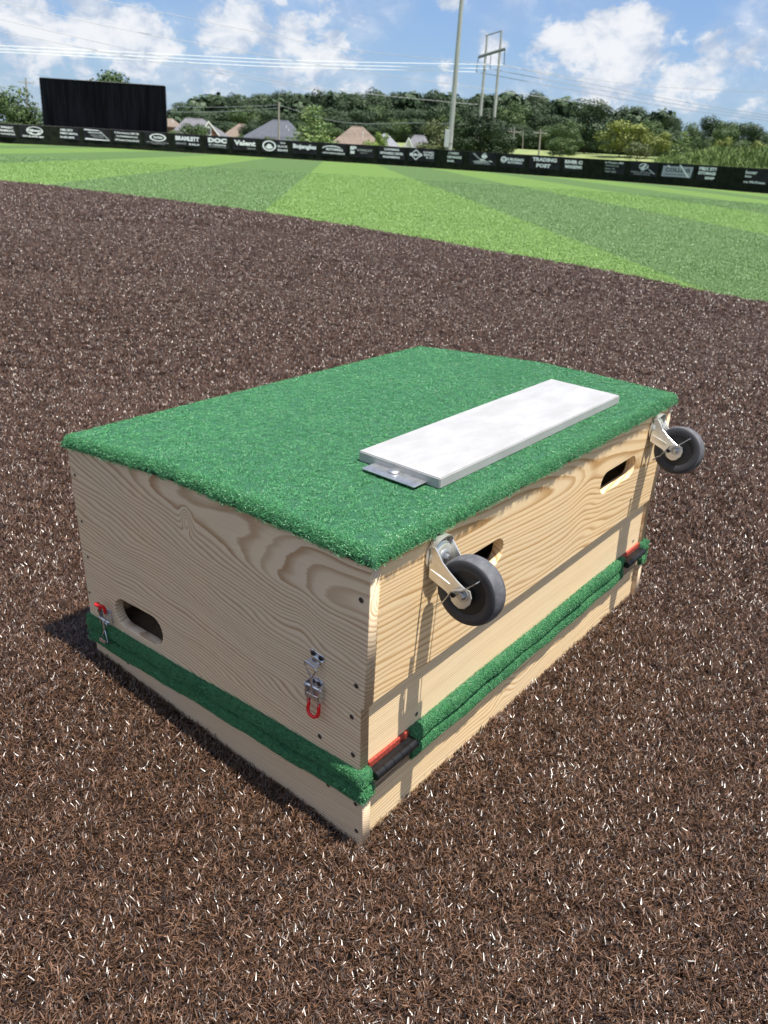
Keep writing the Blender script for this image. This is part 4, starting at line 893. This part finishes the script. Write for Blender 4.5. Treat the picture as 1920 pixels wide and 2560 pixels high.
def nap_fn(t, b):
    co = objco(t); f = t.noise(co, 900, 3, .8); g = t.noise(co, 14, 4, .6); h_ = t.noise(co, 190, 3, .6)
    c = t.mix(t.mapr(f, .35, .68), (.004, .040, .018), (.022, .14, .056))
    c = t.mix(t.mapr(h_, .40, .70, 0, .35), c, (.05, .22, .09)); c = t.mix(t.mapr(g, .35, .7, 0, .18), c, (.02, .10, .045))
    t.l.new(c, b.inputs['Base Color']); bumpn(t, b, f, .9, .0012)
nap_m = mat('turf_nap', (.03, .15, .06), .7, fn=nap_fn)
def fib_fn(t, b):
    a = t.node('ShaderNodeAttribute', attribute_name='tint').outputs['Fac']; g = t.noise(t.node('ShaderNodeNewGeometry').outputs['Position'], 11, 4, .6)
    c = t.ramp(a, [(0, (.018, .10, .036)), (.6, (.075, .300, .110)), (1, (.20, .58, .25))])
    t.l.new(t.mix(t.mapr(g, .35, .7, 0, .25), c, (.03, .18, .08)), b.inputs['Base Color'])
fib_m = mat('turf_fibre', (.04, .2, .08), .32, 0, .6, fib_fn)
t_nap = tufts('nap_tuft', 8, 40, .0065, .0034, .0005, (.2, 1.3), fib_m, rng)
ED = .0135
def turf_z(x, y):
    dx = np.minimum(x + OV, L_ + OV - x); dy = np.minimum(y - (YT - OV), D_ + OV - y)
    k = lambda d: np.sqrt(np.clip(1 - (1 - np.clip(d / ED, 0, 1)) ** 2, 0, 1))
    return base(x, y) + .0005 + (TT - .0045) * np.minimum(k(dx), k(dy)) ** .9
def lin(a, b):
    e = np.array([0, .0006, .0018, .0036, .006, .009, .013, .0175]); m = np.linspace(a + .024, b - .024, 90)
    return np.concatenate([a + e, m, (b - e)[::-1]])
gx, gy = lin(-OV, L_ + OV), lin(YT - OV, D_ + OV); GX, GY = np.meshgrid(gx, gy, indexing='ij')
GZ = turf_z(GX, GY) + NR.normal(0, .00025, GX.shape); nx, ny = GX.shape
v = np.stack([GX, GY, GZ], -1).reshape(-1, 3).tolist(); f = [(i * ny + j, (i + 1) * ny + j, (i + 1) * ny + j + 1, i * ny + j + 1) for i in range(nx - 1) for j in range(ny - 1)]
ring = [(i, 0) for i in range(nx)] + [(nx - 1, j) for j in range(1, ny)] + [(i, ny - 1) for i in range(nx - 2, -1, -1)] + [(0, j) for j in range(ny - 2, 0, -1)]
k0 = len(v); cx, cy = L_ / 2, D_ / 2
for (i, j) in ring:
    x, y = gx[i], gy[j]; x2 = x + (.010 if i == 0 else -.010 if i == nx - 1 else 0); y2 = y + (.010 if j == 0 else -.010 if j == ny - 1 else 0)
    v.append((x2, y2, float(base(x, y)) + .0005))
for q in range(len(ring)):
    a, b = ring[q], ring[(q + 1) % len(ring)]; f.append((a[0] * ny + a[1], k0 + q, k0 + (q + 1) % len(ring), b[0] * ny + b[1]))
me = bpy.data.meshes.new('turf_cover'); me.from_pydata(v, [], f); turf = link('turf_cover', me, mound, nap_m, True)
def norm_rot(nr):
    be = np.arccos(np.clip(nr[:, 2], -1, 1)); ga = np.arctan2(nr[:, 1], nr[:, 0]); flat = be < .12
    ga = np.where(flat, NR.uniform(0, 2 * PI, len(be)), ga); be = np.where(flat, 0, be)
    return np.stack([np.zeros(len(be)), be, ga], 1)
def nap_points(n):
    ne = int(n * .22)
    x = NR.uniform(-OV, L_ + OV, n); y = NR.uniform(YT - OV, D_ + OV, n)
    ev = np.clip(ED * NR.uniform(0, 1, ne) ** 2.2, 0.00005, None); s_ = NR.random(ne)
    P = 2 * (L_ + D_); w = s_ * P
    ex = np.where(w < L_, w, np.where(w < L_ + D_, L_ + OV - ev, np.where(w < 2 * L_ + D_, w - L_ - D_, -OV + ev)))
    ey = np.where(w < L_, YT - OV + ev, np.where(w < L_ + D_, w - L_, np.where(w < 2 * L_ + D_, D_ + OV - ev, w - 2 * L_ - D_)))
    x = np.concatenate([x, ex]); y = np.concatenate([y, ey]); h = .0004
    z = turf_z(x, y); gxx = (turf_z(x + h, y) - turf_z(x - h, y)) / (2 * h); gyy = (turf_z(x, y + h) - turf_z(x, y - h)) / (2 * h)
    nr = np.stack([-gxx, -gyy, np.ones_like(x)], 1); nr /= np.linalg.norm(nr, axis=1)[:, None]
    return np.stack([x, y, z - .0006], 1), nr
P, nr = nap_points(21000)
fb = scatter('turf_fibres', P, norm_rot(nr), NR.uniform(.6, .95, len(P)), NR.integers(0, 8, len(P)), t_nap, mound); tag(fb, kind='stuff')

# middle turf band: the edges of the two decks, wrapped in turf, lying face to face
def strip(name, a, b, nrm, z0, z1, depth, seed):
    """rounded turf strip between two points; returns fibre points"""
    a, b = Vector(a), Vector(b); d = b - a; n_ = max(6, int(d.length / .012)); vv = []; ff = []; pts = []; nrs = []; R_ = random.Random(seed); K = 9
    hh = (z1 - z0) / 2; zc = (z0 + z1) / 2; nv = Vector(nrm)
    for i in range(n_ + 1):
        p = a + d * i / n_; w_ = 1 + .10 * math.sin(i * .55 + seed) + R_.uniform(-.06, .06); zz = .0010 * math.sin(i * .21 + seed * 2)
        cap = 1.0
        for k in range(K):
            t = -PI / 2 + PI * k / (K - 1); c_ = abs(math.cos(t)) ** .55; s_ = math.copysign(abs(math.sin(t)) ** .75, math.sin(t))
            q = p + nv * (depth * c_ * w_ * 1.0 - .004) + Vector((0, 0, zc + zz + hh * s_)); vv.append(q)
            nn = (nv * (c_ + .05) + Vector((0, 0, s_ * .8))).normalized(); pts.append(q); nrs.append(nn)
    for i in range(n_):
        for k in range(K - 1): ff.append((i * K + k, (i + 1) * K + k, (i + 1) * K + k + 1, i * K + k + 1))
    ff += [tuple(range(K)), tuple(n_ * K + k for k in range(K))[::-1]]
    o = MB().add(vv, ff).build(name, nap_m, mound, 'all')
    A = np.array([list(p) for p in pts]); Nn = np.array([list(p) for p in nrs]); m_ = int(d.length * 5200)
    i_ = NR.integers(0, n_, m_); k_ = NR.integers(0, K - 1, m_); fi, fk = NR.random(m_)[:, None], NR.random(m_)[:, None]
    g = lambda X, i, k: X[i * K + k]
    Q = g(A, i_, k_) * (1 - fi) * (1 - fk) + g(A, i_ + 1, k_) * fi * (1 - fk) + g(A, i_, k_ + 1) * (1 - fi) * fk + g(A, i_ + 1, k_ + 1) * fi * fk
    QN = g(Nn, i_, k_) * (1 - fk) + g(Nn, i_, k_ + 1) * fk; QN /= np.linalg.norm(QN, axis=1)[:, None]
    return Q, QN
SP, SN = [], []
zm = .0955
for (z0, z1, sd) in ((h1 + .0020, zm - .0020, 1), (zm + .0020, h2 - .0020, 2)):
    low = sd == 1
    for (a, b, nv) in (((0, -.004, 0), (0, D_ + (0 if not low else -.004), 0), (-1, 0, 0)), ((-.004, D_, 0), (L_ + .004, D_, 0), (0, 1, 0)), ((L_, D_, 0), (L_, -.004, 0), (1, 0, 0)),
                       ((.113, .006, 0), (.874, .006, 0), (0, -1, 0)), ((-.005, .003, 0), (.021 if low else .016, .003, 0), (0, -1, 0)), ((L_ - .022, .003, 0), (L_ + .005, .003, 0), (0, -1, 0))):
        q, nq = strip('turf_edge', a, b, nv, z0, z1, .0115, sd + a[0]); SP.append(q); SN.append(nq)
SP, SN = np.concatenate(SP), np.concatenate(SN)
fb2 = scatter('turf_edge_fibres', SP, norm_rot(SN), NR.uniform(.45, .75, len(SP)), NR.integers(0, 8, len(SP)), t_nap, mound); tag(fb2, kind='stuff')
red_m = mat('red_turf', (.32, .03, .02), .8, fn=mottled((.20, .022, .013), (.42, .060, .03), 420, bumpd=.001))
for (xa, xb) in ((.021, .113), (.876, .966)):
    MB().box(xa, xb, .0060, .0105, .1060, h2 - .002).build('red_edge', red_m, mound, bevel=.0012)
    MB().box(xa, xb, .004, .010, h1 + .001, .103).build('deck_edge', ply, mound)

# hinges
black_m = mat('black_steel', (.006, .006, .007), .42, 0, .35, fn=mottled((.004, .004, .005), (.010, .010, .011), 30))
for xa in (.0160, .864):
    xb = xa + .0945 - (.003 if xa > .5 else 0); hg = None; yc, zc, r_ = -.0078, .1095, .0069
    hg = MB().tube([(xa + .0005, yc, zc), (xb - .0005, yc, zc)], r_ * .55, 12).build('hinge', black_m, mound, True)
    k_ = 5; w_ = (xb - xa) / k_
    for k in range(k_):
        MB().lathe([(r_ * .93, 0), (r_, .0005), (r_, w_ - .0008), (r_ * .93, w_ - .0003)], (xa + k * w_, yc, zc), (1, 0, 0), 24).build('knuckle', black_m, hg, True)
    MB().add([(xa + .001, yc, zc + r_ - .001), (xb - .001, yc, zc + r_ - .001), (xb - .001, .004, zc + r_ - .001), (xa + .001, .004, zc + r_ - .001), (xa + .001, yc, zc + r_ - .003), (xb - .001, yc, zc + r_ - .003), (xb - .001, .004, zc + r_ - .003), (xa + .001, .004, zc + r_ - .003)],
             [(0, 1, 2, 3), (7, 6, 5, 4), (0, 4, 5, 1), (0, 3, 7, 4), (1, 5, 6, 2)]).build('hinge_leaf', black_m, hg)

# screws
screw_m = mat('screw_head', (.16, .13, .10), .35, .8); hole_m = mat('screw_recess', (.025, .018, .012), .9); rim_m = mat('splintered_rim', (.62, .52, .38), .8)
def screw(y, z, fn, R=.0042):
    o = fn
    s = MB(); s.lathe([(R, -.0006), (R, .0003)], o(y, z, .0003), o(0, 0, 1, True), 16); sc_ = s.build('screw', hole_m, mound, True)
    MB().lathe([(R * .82, 0), (R * .74, .0007), (R * .2, .0004)], o(y, z, .0004), o(0, 0, 1, True), 14).build('screw_head', screw_m, sc_, True)
    q = MB()
    for a in (.6, .6 + PI / 2):
        ca, sa = math.cos(a) * R * .5, math.sin(a) * R * .5; w = .0004
        P_ = [o(y + ca - sa * .16, z + sa + ca * .16, .0013), o(y + ca + sa * .16, z + sa - ca * .16, .0013), o(y - ca + sa * .16, z - sa - ca * .16, .0013), o(y - ca - sa * .16, z - sa + ca * .16, .0013)]
        q.add(P_, [(0, 1, 2, 3)])
    q.build('cross_slot', hole_m, sc_)
    rs = random.Random(int(y * 9999)); vv = []; n_ = 18
    for k in range(n_): 
        a = 2 * PI * k / n_; vv += [o(y + R * .98 * math.cos(a), z + R * .98 * math.sin(a), .0007), o(y + R * (1.12 + .22 * rs.random()) * math.cos(a), z + R * (1.12 + .22 * rs.random()) * math.sin(a), .0003)]
    MB().add(vv, [(2 * k, 2 * k + 1, (2 * k + 3) % (2 * n_), (2 * k + 2) % (2 * n_)) for k in range(n_)]).build('rim', rim_m, sc_)
def on_side(y, z, d, direction=False): return (-1, 0, 0) if direction else (-d, y, z)
def on_back(x, z, d, direction=False): return (0, -1, 0) if direction else (x, .0112 - d, z)
for (y, z) in ((.0065, .390), (.0131, .259), (.0207, .2058), (.0798, .1428), (.018, .1435), (.6307, .2445), (.6345, .3117), (.6363, .3961), (.2607, .452), (.642, .170)): screw(y, z, on_side, .0040 if y < .5 else .0030)
for (y, z) in ((.0647, .064), (.0125, .060), (.0105, .012), (.546, .062)): screw(y, z, on_side, .0038)
for (x, z) in ((.136, .136), (.935, .137), (.150, .060), (.900, .063)): screw(x, z, on_back, .0036)

# pitching rubber with its clamp
rub_m = mat('white_rubber', (.40, .40, .40), .42, 0, .3, fn=mottled((.325, .320, .312), (.382, .382, .380), 12, detail=8, stretch=(1, 2.2, 1)))
slp = (HB - H_) / (YB - YT); x0, y0, W2, D2 = .2116, .0416, .6096, .1505
zb_ = lambda y, o: H_ + slp * (y - YT) + o
def slab(xa, xb, ya, yb, o0, o1):
    return [(x, y, zb_(y, o)) for o in (o0, o1) for y in (ya, yb) for x in (xa, xb)], [(0, 2, 3, 1), (4, 5, 7, 6), (0, 1, 5, 4), (2, 6, 7, 3), (0, 4, 6, 2), (1, 3, 7, 5)]
pr_ = MB().add(*slab(x0, x0 + W2, y0, y0 + D2, TT - .0035, TT + .0127)).build('pitching_rubber', rub_m, mound, True, bevel=.0014, seg=2)
zinc = mat('zinc_plate', (.55, .56, .56), .38, .9, fn=mottled((.46, .47, .47), (.64, .65, .65), 60))
MB().add(*slab(.181, .213, .064, .161, TT + .0004, TT + .0022)).build('clamp_plate', zinc, pr_, bevel=.0004)
yy = .118
MB().lathe([(.0085, 0), (.0095, .0012), (.0085, .0028), (.0055, .0038), (.002, .0042)], (.204, yy, zb_(yy, TT + .0022)), (0, -slp, 1), 20).build('clamp_screw', zinc, pr_, True)

# ------------------------------------------------------------------ casters
plate = mat('zinc_yellow', (.80, .79, .74), .28, .72, fn=mottled((.72, .71, .64), (.84, .83, .78), 40))
tyre_m = mat('grey_rubber_tyre', (.095, .095, .105), .62, 0, .35, fn=mottled((.080, .080, .090), (.120, .120, .130), 90, bumpd=.0003))
side_m = mat('dark_tyre_side', (.030, .031, .036), .6)
hub_m = mat('black_plastic_hub', (.006, .006, .006), .5)
LEG = [(-.0040, .405), (-.0050, .3810), (-.034, .3700), (-.041, .3640), (-.043, .3600), (-.0480, .3560), (-.056, .3530), (-.064, .3555), (-.0715, .3640), (-.0735, .3740), (-.070, .3830), (-.0600, .3850), (-.0500, .3905), (-.0373, .3991), (-.0254, .4086), (-.0170, .4200), (-.0120, .4260), (-.0070, .4265), (-.0045, .422)]
def caster(xs, zs, turn=0.0):
    """bolt-hole swivel caster whose swivel axis stands square on the back board"""
    e = empty('caster', (xs, YT * (zs - hs) / (H_ - hs), zs), parent=mound)
    rz = zs - .408; R = .0476
    P = lambda x, y, z: Vector((x, y, z - .408))
    E = e
    MB().lathe([(.0235, 0), (.0245, -.001), (.0245, -.0028), (.021, -.0036)], P(0, 0, .408), (0, 1, 0), 32).build('swivel_race', plate, E, True)
    MB().lathe([(.0190, -.0034), (.0215, -.0045), (.0225, -.0065), (.0215, -.0105), (.0165, -.0135), (.008, -.0140)], P(0, 0, .408), (0, 1, 0), 32).build('swivel_crown', plate, E, True)
    MB().lathe([(.0100, -.0138), (.0105, -.0150), (.0090, -.0165), (.0060, -.0172)], P(0, 0, .408), (0, 1, 0), 24).build('kingpin', zinc, E, True)
    MB().lathe([(.0045, -.0170), (.0045, -.0200), (.0030, -.0212)], P(0, 0, .408), (0, 1, 0), 6).build('kingpin_nut', zinc, E, True)
    for sx in (-1, 1):
        mb = MB(); x_ = sx * .0192; n_ = len(LEG); vv = []
        for q in (0, 1):
            for (y, z) in LEG: vv.append(P(x_ + sx * q * .0020, y - .001, z))
        ff = [tuple(range(n_)), tuple(range(n_, 2 * n_))[::-1]] + [(i, n_ + i, n_ + (i + 1) % n_, (i + 1) % n_) for i in range(n_)]
        mb.add(vv, ff)
        lg = mb.build('fork_leg', plate, E, bevel=.0005)
    # bent shoulder joining crown and legs on the upper side, open towards the wheel
    mb = MB(); vv = []; K = 14
    for k in range(K + 1):
        a = PI * k / K; x = -.0206 * math.cos(a); z = .4225 + .0160 * math.sin(a) ** .9
        for (y) in (-.0035, -.0125 - .004 * math.sin(a)): vv.append(P(x, y, z))
    for k in range(K + 1):
        a = PI * k / K; x = -.0190 * math.cos(a); z = .4225 + .0145 * math.sin(a) ** .9
        for (y) in (-.0035, -.0125 - .004 * math.sin(a)): vv.append(P(x, y, z))
    m2 = 2 * (K + 1); ff = []
    for k in range(K):
        q = 2 * k; ff += [(q, q + 1, q + 3, q + 2), (m2 + q, m2 + q + 2, m2 + q + 3, m2 + q + 1), (q + 1, m2 + q + 1, m2 + q + 3, q + 3), (q, q + 2, m2 + q + 2, m2 + q)]
    mb.add(vv, ff).build('fork_shoulder', plate, E, True)
    MB().tube([P(-.0214, -.008, .3935), P(-.0216, -.024, .3885), P(-.0214, -.040, .3830)], [.0009, .0014, .0008], 8).build('pressed_rib', plate, E, True)
    c = P(0, -.0604, .3740)
    prof = [(.0300, -.0125), (.0330, -.0142), (.0410, -.0146), (.0448, -.0132), (.0468, -.0095), (R, -.004), (R, .004), (.0468, .0095), (.0448, .0132), (.0410, .0146), (.0330, .0142), (.0300, .0125)]
    wv, wf = [], []; n_ = 64
    for (r, h) in prof:
        for k in range(n_): a = 2 * PI * k / n_; wv.append(c + Vector((h, r * math.cos(a), r * math.sin(a))))
    for i in range(len(prof) - 1):
        for k in range(n_): wf.append((i * n_ + k, i * n_ + (k + 1) % n_, (i + 1) * n_ + (k + 1) % n_, (i + 1) * n_ + k))
    ty = MB().add(wv, wf).build('tyre', tyre_m, E, 'all'); ty.data.materials.append(side_m)
    for p in ty.data.polygons:
        i = p.vertices[0] // n_
        if i <= 2 or i >= len(prof) - 4: p.material_index = 1
    MB().lathe([(.0302, -.0122), (.0280, -.0110), (.0270, -.0060), (.0120, -.0050), (.0110, -.0150), (.0040, -.0155)], c, (1, 0, 0), 48).build('wheel_hub', hub_m, E, True)
    MB().lathe([(.0302, -.0122), (.0280, -.0110), (.0270, -.0060), (.0120, -.0050), (.0110, -.0150), (.0040, -.0155)], c, (-1, 0, 0), 48).build('wheel_hub', hub_m, E, True)
    for k in range(3): pass
    MB().lathe([(.0040, -.0270), (.0058, -.0262), (.0062, -.0215), (.0062, .0215), (.0058, .0262), (.0040, .0270)], c, (1, 0, 0), 6).build('axle_bolt', zinc, E)
    MB().lathe([(.0092, -.0226), (.0092, -.0212)], c, (1, 0, 0), 24).build('axle_washer', zinc, E, True)
    MB().lathe([(.0034, -.0238), (.0030, -.0212)], c + Vector((0, .013, -.004)), (1, 0, 0), 12).build('rivet', hub_m, E, True)
    # wheel brake: bent strip passing behind and in front of the bolt
    pts = [(-.0230, .3470), (-.0300, .3545), (-.0365, .3590), (-.0425, .3680), (-.0490, .3800), (-.0560, .3835), (-.0640, .3850), (-.0740, .3935), (-.0840, .4030)]
    vv = []; ff = []; w_ = .0048
    for i, (y, z) in enumerate(pts):
        x = -.0262 - (.002 if 2 < i < 6 else 0)
        vv += [P(x - w_, y, z), P(x + w_ * .9, y, z), P(x + w_ * .9, y - .0006, z - .0012), P(x - w_, y - .0006, z - .0012)]
    for i in range(len(pts) - 1):
        for k in range(4): ff.append((4 * i + k, 4 * i + (k + 1) % 4, 4 * i + 4 + (k + 1) % 4, 4 * i + 4 + k))
    ff += [(0, 1, 2, 3), tuple(4 * (len(pts) - 1) + k for k in (3, 2, 1, 0))]
    MB().add(vv, ff).build('brake_pedal', zinc, E)
    E.rotation_euler.y = turn
    return e
caster(.1372, .4085, 0.05)
caster(.8960, .4095, 0.25)

# ------------------------------------------------------------------ toggle latches on the shaded side
chrome = mat('bright_zinc', (.72, .74, .77), .22, .95); grip = mat('red_vinyl_grip', (.70, .012, .015), .28, 0, .6)
rivet_m = mat('black_screw_head', (.008, .008, .008), .25)
def V3(d, y, z): return Vector((-d, y, z))
# right latch, hanging open
lt = MB()
pl = [(.0935, .2835), (.0700, .2800), (.0685, .2750), (.0715, .2690), (.0935, .2735), (.0955, .2790)]
lt.prism(pl, lambda a, b, w: (-w, a, b), .0003, .0020); latch = lt.build('toggle_latch', chrome, mound, bevel=.0004); tag(latch, 'open toggle latch with its red grip hanging down')
MB().add([V3(.002, .0925, .2700), V3(.002, .0730, .2665), V3(.011, .0735, .2640), V3(.011, .0935, .2675), V3(.0035, .0925, .2712), V3(.0035, .0730, .2678), V3(.0125, .0735, .2652), V3(.0125, .0935, .2687)],
         [(0, 1, 2, 3), (4, 7, 6, 5), (3, 2, 6, 7), (0, 3, 7, 4), (1, 5, 6, 2)]).build('hook_lip', chrome, latch)
for (y, z) in ((.0880, .2787), (.0745, .2762)): MB().lathe([(.0040, .0018), (.0042, .0028), (.0030, .0044), (.0008, .0049)], (0, y, z), (-1, 0, 0), 18).build('latch_screw', rivet_m, latch, True)
MB().tube([V3(.010, .0855, .2450), V3(.011, .0910, .2550), V3(.012, .0955, .2655), V3(.0125, .0935, .2690), V3(.0125, .0850, .2675), V3(.0125, .0760, .2655), V3(.012, .0740, .2620), V3(.011, .0790, .2530), V3(.010, .0848, .2452)], .0013, 8).build('wire_loop', chrome, latch, True)
MB().tube([V3(.010, .0852, .2470), V3(.010, .0850, .2350), V3(.010, .0846, .2190)], .0021, 10).build('threaded_rod', chrome, latch, True)
b_ = MB(); b_.box(-.0012, 0, 0, 1, 0, 1)
body = [(.0975, .2290), (.0950, .2370), (.0880, .2415), (.0790, .2415), (.0720, .2380), (.0700, .2280), (.0700, .2130), (.0740, .2050), (.0930, .2080), (.0975, .2140)]
MB().prism(body, lambda a, b, w: (-w, a, b), .0003, .0018).build('base_plate', chrome, latch, bevel=.0003)
for (ya, yb) in ((.0975, .0962), (.0712, .0699)):
    MB().prism([(ya, .2340), (ya, .2100), (yb, .2100), (yb, .2340)], lambda a, b, w: (-w, a, b), .0018, .0115).build('cheek', chrome, latch, bevel=.0003)
MB().tube([V3(.008, .1000, .2285), V3(.008, .0680, .2285)], .0024, 10).build('pivot_pin', chrome, latch, True)
for (y, z) in ((.0895, .2330), (.0790, .2325)): MB().lathe([(.0030, .0016), (.0032, .0024), (.001, .0036)], (0, y, z), (-1, 0, 0), 14).build('latch_screw', rivet_m, latch, True)
for (p) in (((.0960, .2280), (.0945, .2150), (.0925, .2020)), ((.0715, .2280), (.0725, .2150), (.0735, .2020))):
    vv = [V3(d, y + s, z) for (y, z) in p for (d, s) in ((.0115, -.0009), (.0115, .0009), (.0050, .0009), (.0050, -.0009))]
    MB().add(vv, [(4 * i + k, 4 * i + (k + 1) % 4, 4 * i + 4 + (k + 1) % 4, 4 * i + 4 + k) for i in (0, 1) for k in range(4)] + [(0, 3, 2, 1), (8, 9, 10, 11)]).build('lever_arm', chrome, latch)
MB().prism([(.0945, .2180), (.0735, .2180), (.0745, .2105), (.0935, .2105)], lambda a, b, w: (-w, a, b), .0100, .0114).build('lever_bridge', chrome, latch, bevel=.0003)
g_ = [V3(.0085, .0928, .2060), V3(.0085, .0925, .1970), V3(.0095, .0935, .1900), V3(.0105, .0915, .1850), V3(.0115, .0865, .1822), V3(.0115, .0800, .1822), V3(.0105, .0745, .1860), V3(.0095, .0728, .1920), V3(.0085, .0735, .1990), V3(.0085, .0735, .2060)]
MB().tube(g_, .0026, 12).build('lever_grip', grip, latch, 'all')
# left latch, lever standing up, loop hooked down over the turf edge
mb = MB(); mb.prism([(.5975, .1330), (.5960, .1560), (.5780, .1560), (.5745, .1330)], lambda a, b, w: (-w, a, b), .0003, .0018)
lat2 = mb.build('toggle_latch', chrome, mound, bevel=.0003); tag(lat2, 'closed toggle latch with its red grip pointing up')
for (ya, yb) in ((.5968, .5955), (.5778, .5765)): MB().prism([(ya, .1290), (ya, .1520), (yb, .1520), (yb, .1290)], lambda a, b, w: (-w, a, b), .0018, .0140).build('cheek', chrome, lat2, bevel=.0003)
MB().tube([V3(.011, .6000, .1395), V3(.011, .5700, .1395)], .0026, 10).build('pivot_pin', chrome, lat2, True)
MB().tube([V3(.014, .5790, .1370), V3(.018, .5720, .1400), V3(.020, .5660, .1430)], [.0022, .0016, .0010], 8).build('release_tab', chrome, lat2, True)
for (y0_) in (.5945, .5785):
    vv = [V3(d + dd, y0_ + s, z) for (z, dd) in ((.1350, 0), (.1480, .002), (.1600, .004)) for (d, s) in ((.0130, -.0009), (.0130, .0009), (.0050, .0009), (.0050, -.0009))]
    MB().add(vv, [(4 * i + k, 4 * i + (k + 1) % 4, 4 * i + 4 + (k + 1) % 4, 4 * i + 4 + k) for i in (0, 1) for k in range(4)] + [(0, 3, 2, 1), (8, 9, 10, 11)]).build('lever_arm', chrome, lat2)
g_ = [V3(.0120, .5940, .1570), V3(.0125, .5940, .1650), V3(.0150, .5935, .1710), V3(.0210, .5900, .1745), V3(.0230, .5860, .1752), V3(.0210, .5815, .1745), V3(.0150, .5785, .1705), V3(.0125, .5780, .1640), V3(.0120, .5780, .1560)]
MB().tube(g_, .0031, 12).build('lever_grip', grip, lat2, 'all')
MB().tube([V3(.013, .5865, .1380), V3(.013, .5865, .1190)], .0022, 10).build('threaded_rod', chrome, lat2, True)
MB().tube([V3(.013, .5865, .1195), V3(.014, .5915, .1100), V3(.015, .5960, .1000), V3(.0155, .5860, .0985), V3(.0155, .5775, .0995), V3(.014, .5815, .1100), V3(.013, .5862, .1190)], .0013, 8).build('wire_loop', chrome, lat2, True)
MB().add([V3(.004, .5950, .0920), V3(.004, .5780, .0920), V3(.019, .5780, .0980), V3(.019, .5950, .0980), V3(.004, .5950, .0905), V3(.004, .5780, .0905), V3(.0205, .5780, .0975), V3(.0205, .5950, .0975), V3(.020, .5780, .1050), V3(.020, .5950, .1050)],
         [(0, 1, 2, 3), (4, 7, 6, 5), (3, 2, 8, 9), (6, 7, 9, 8), (0, 3, 7, 4), (1, 5, 6, 2)]).build('keeper_hook', chrome, lat2)
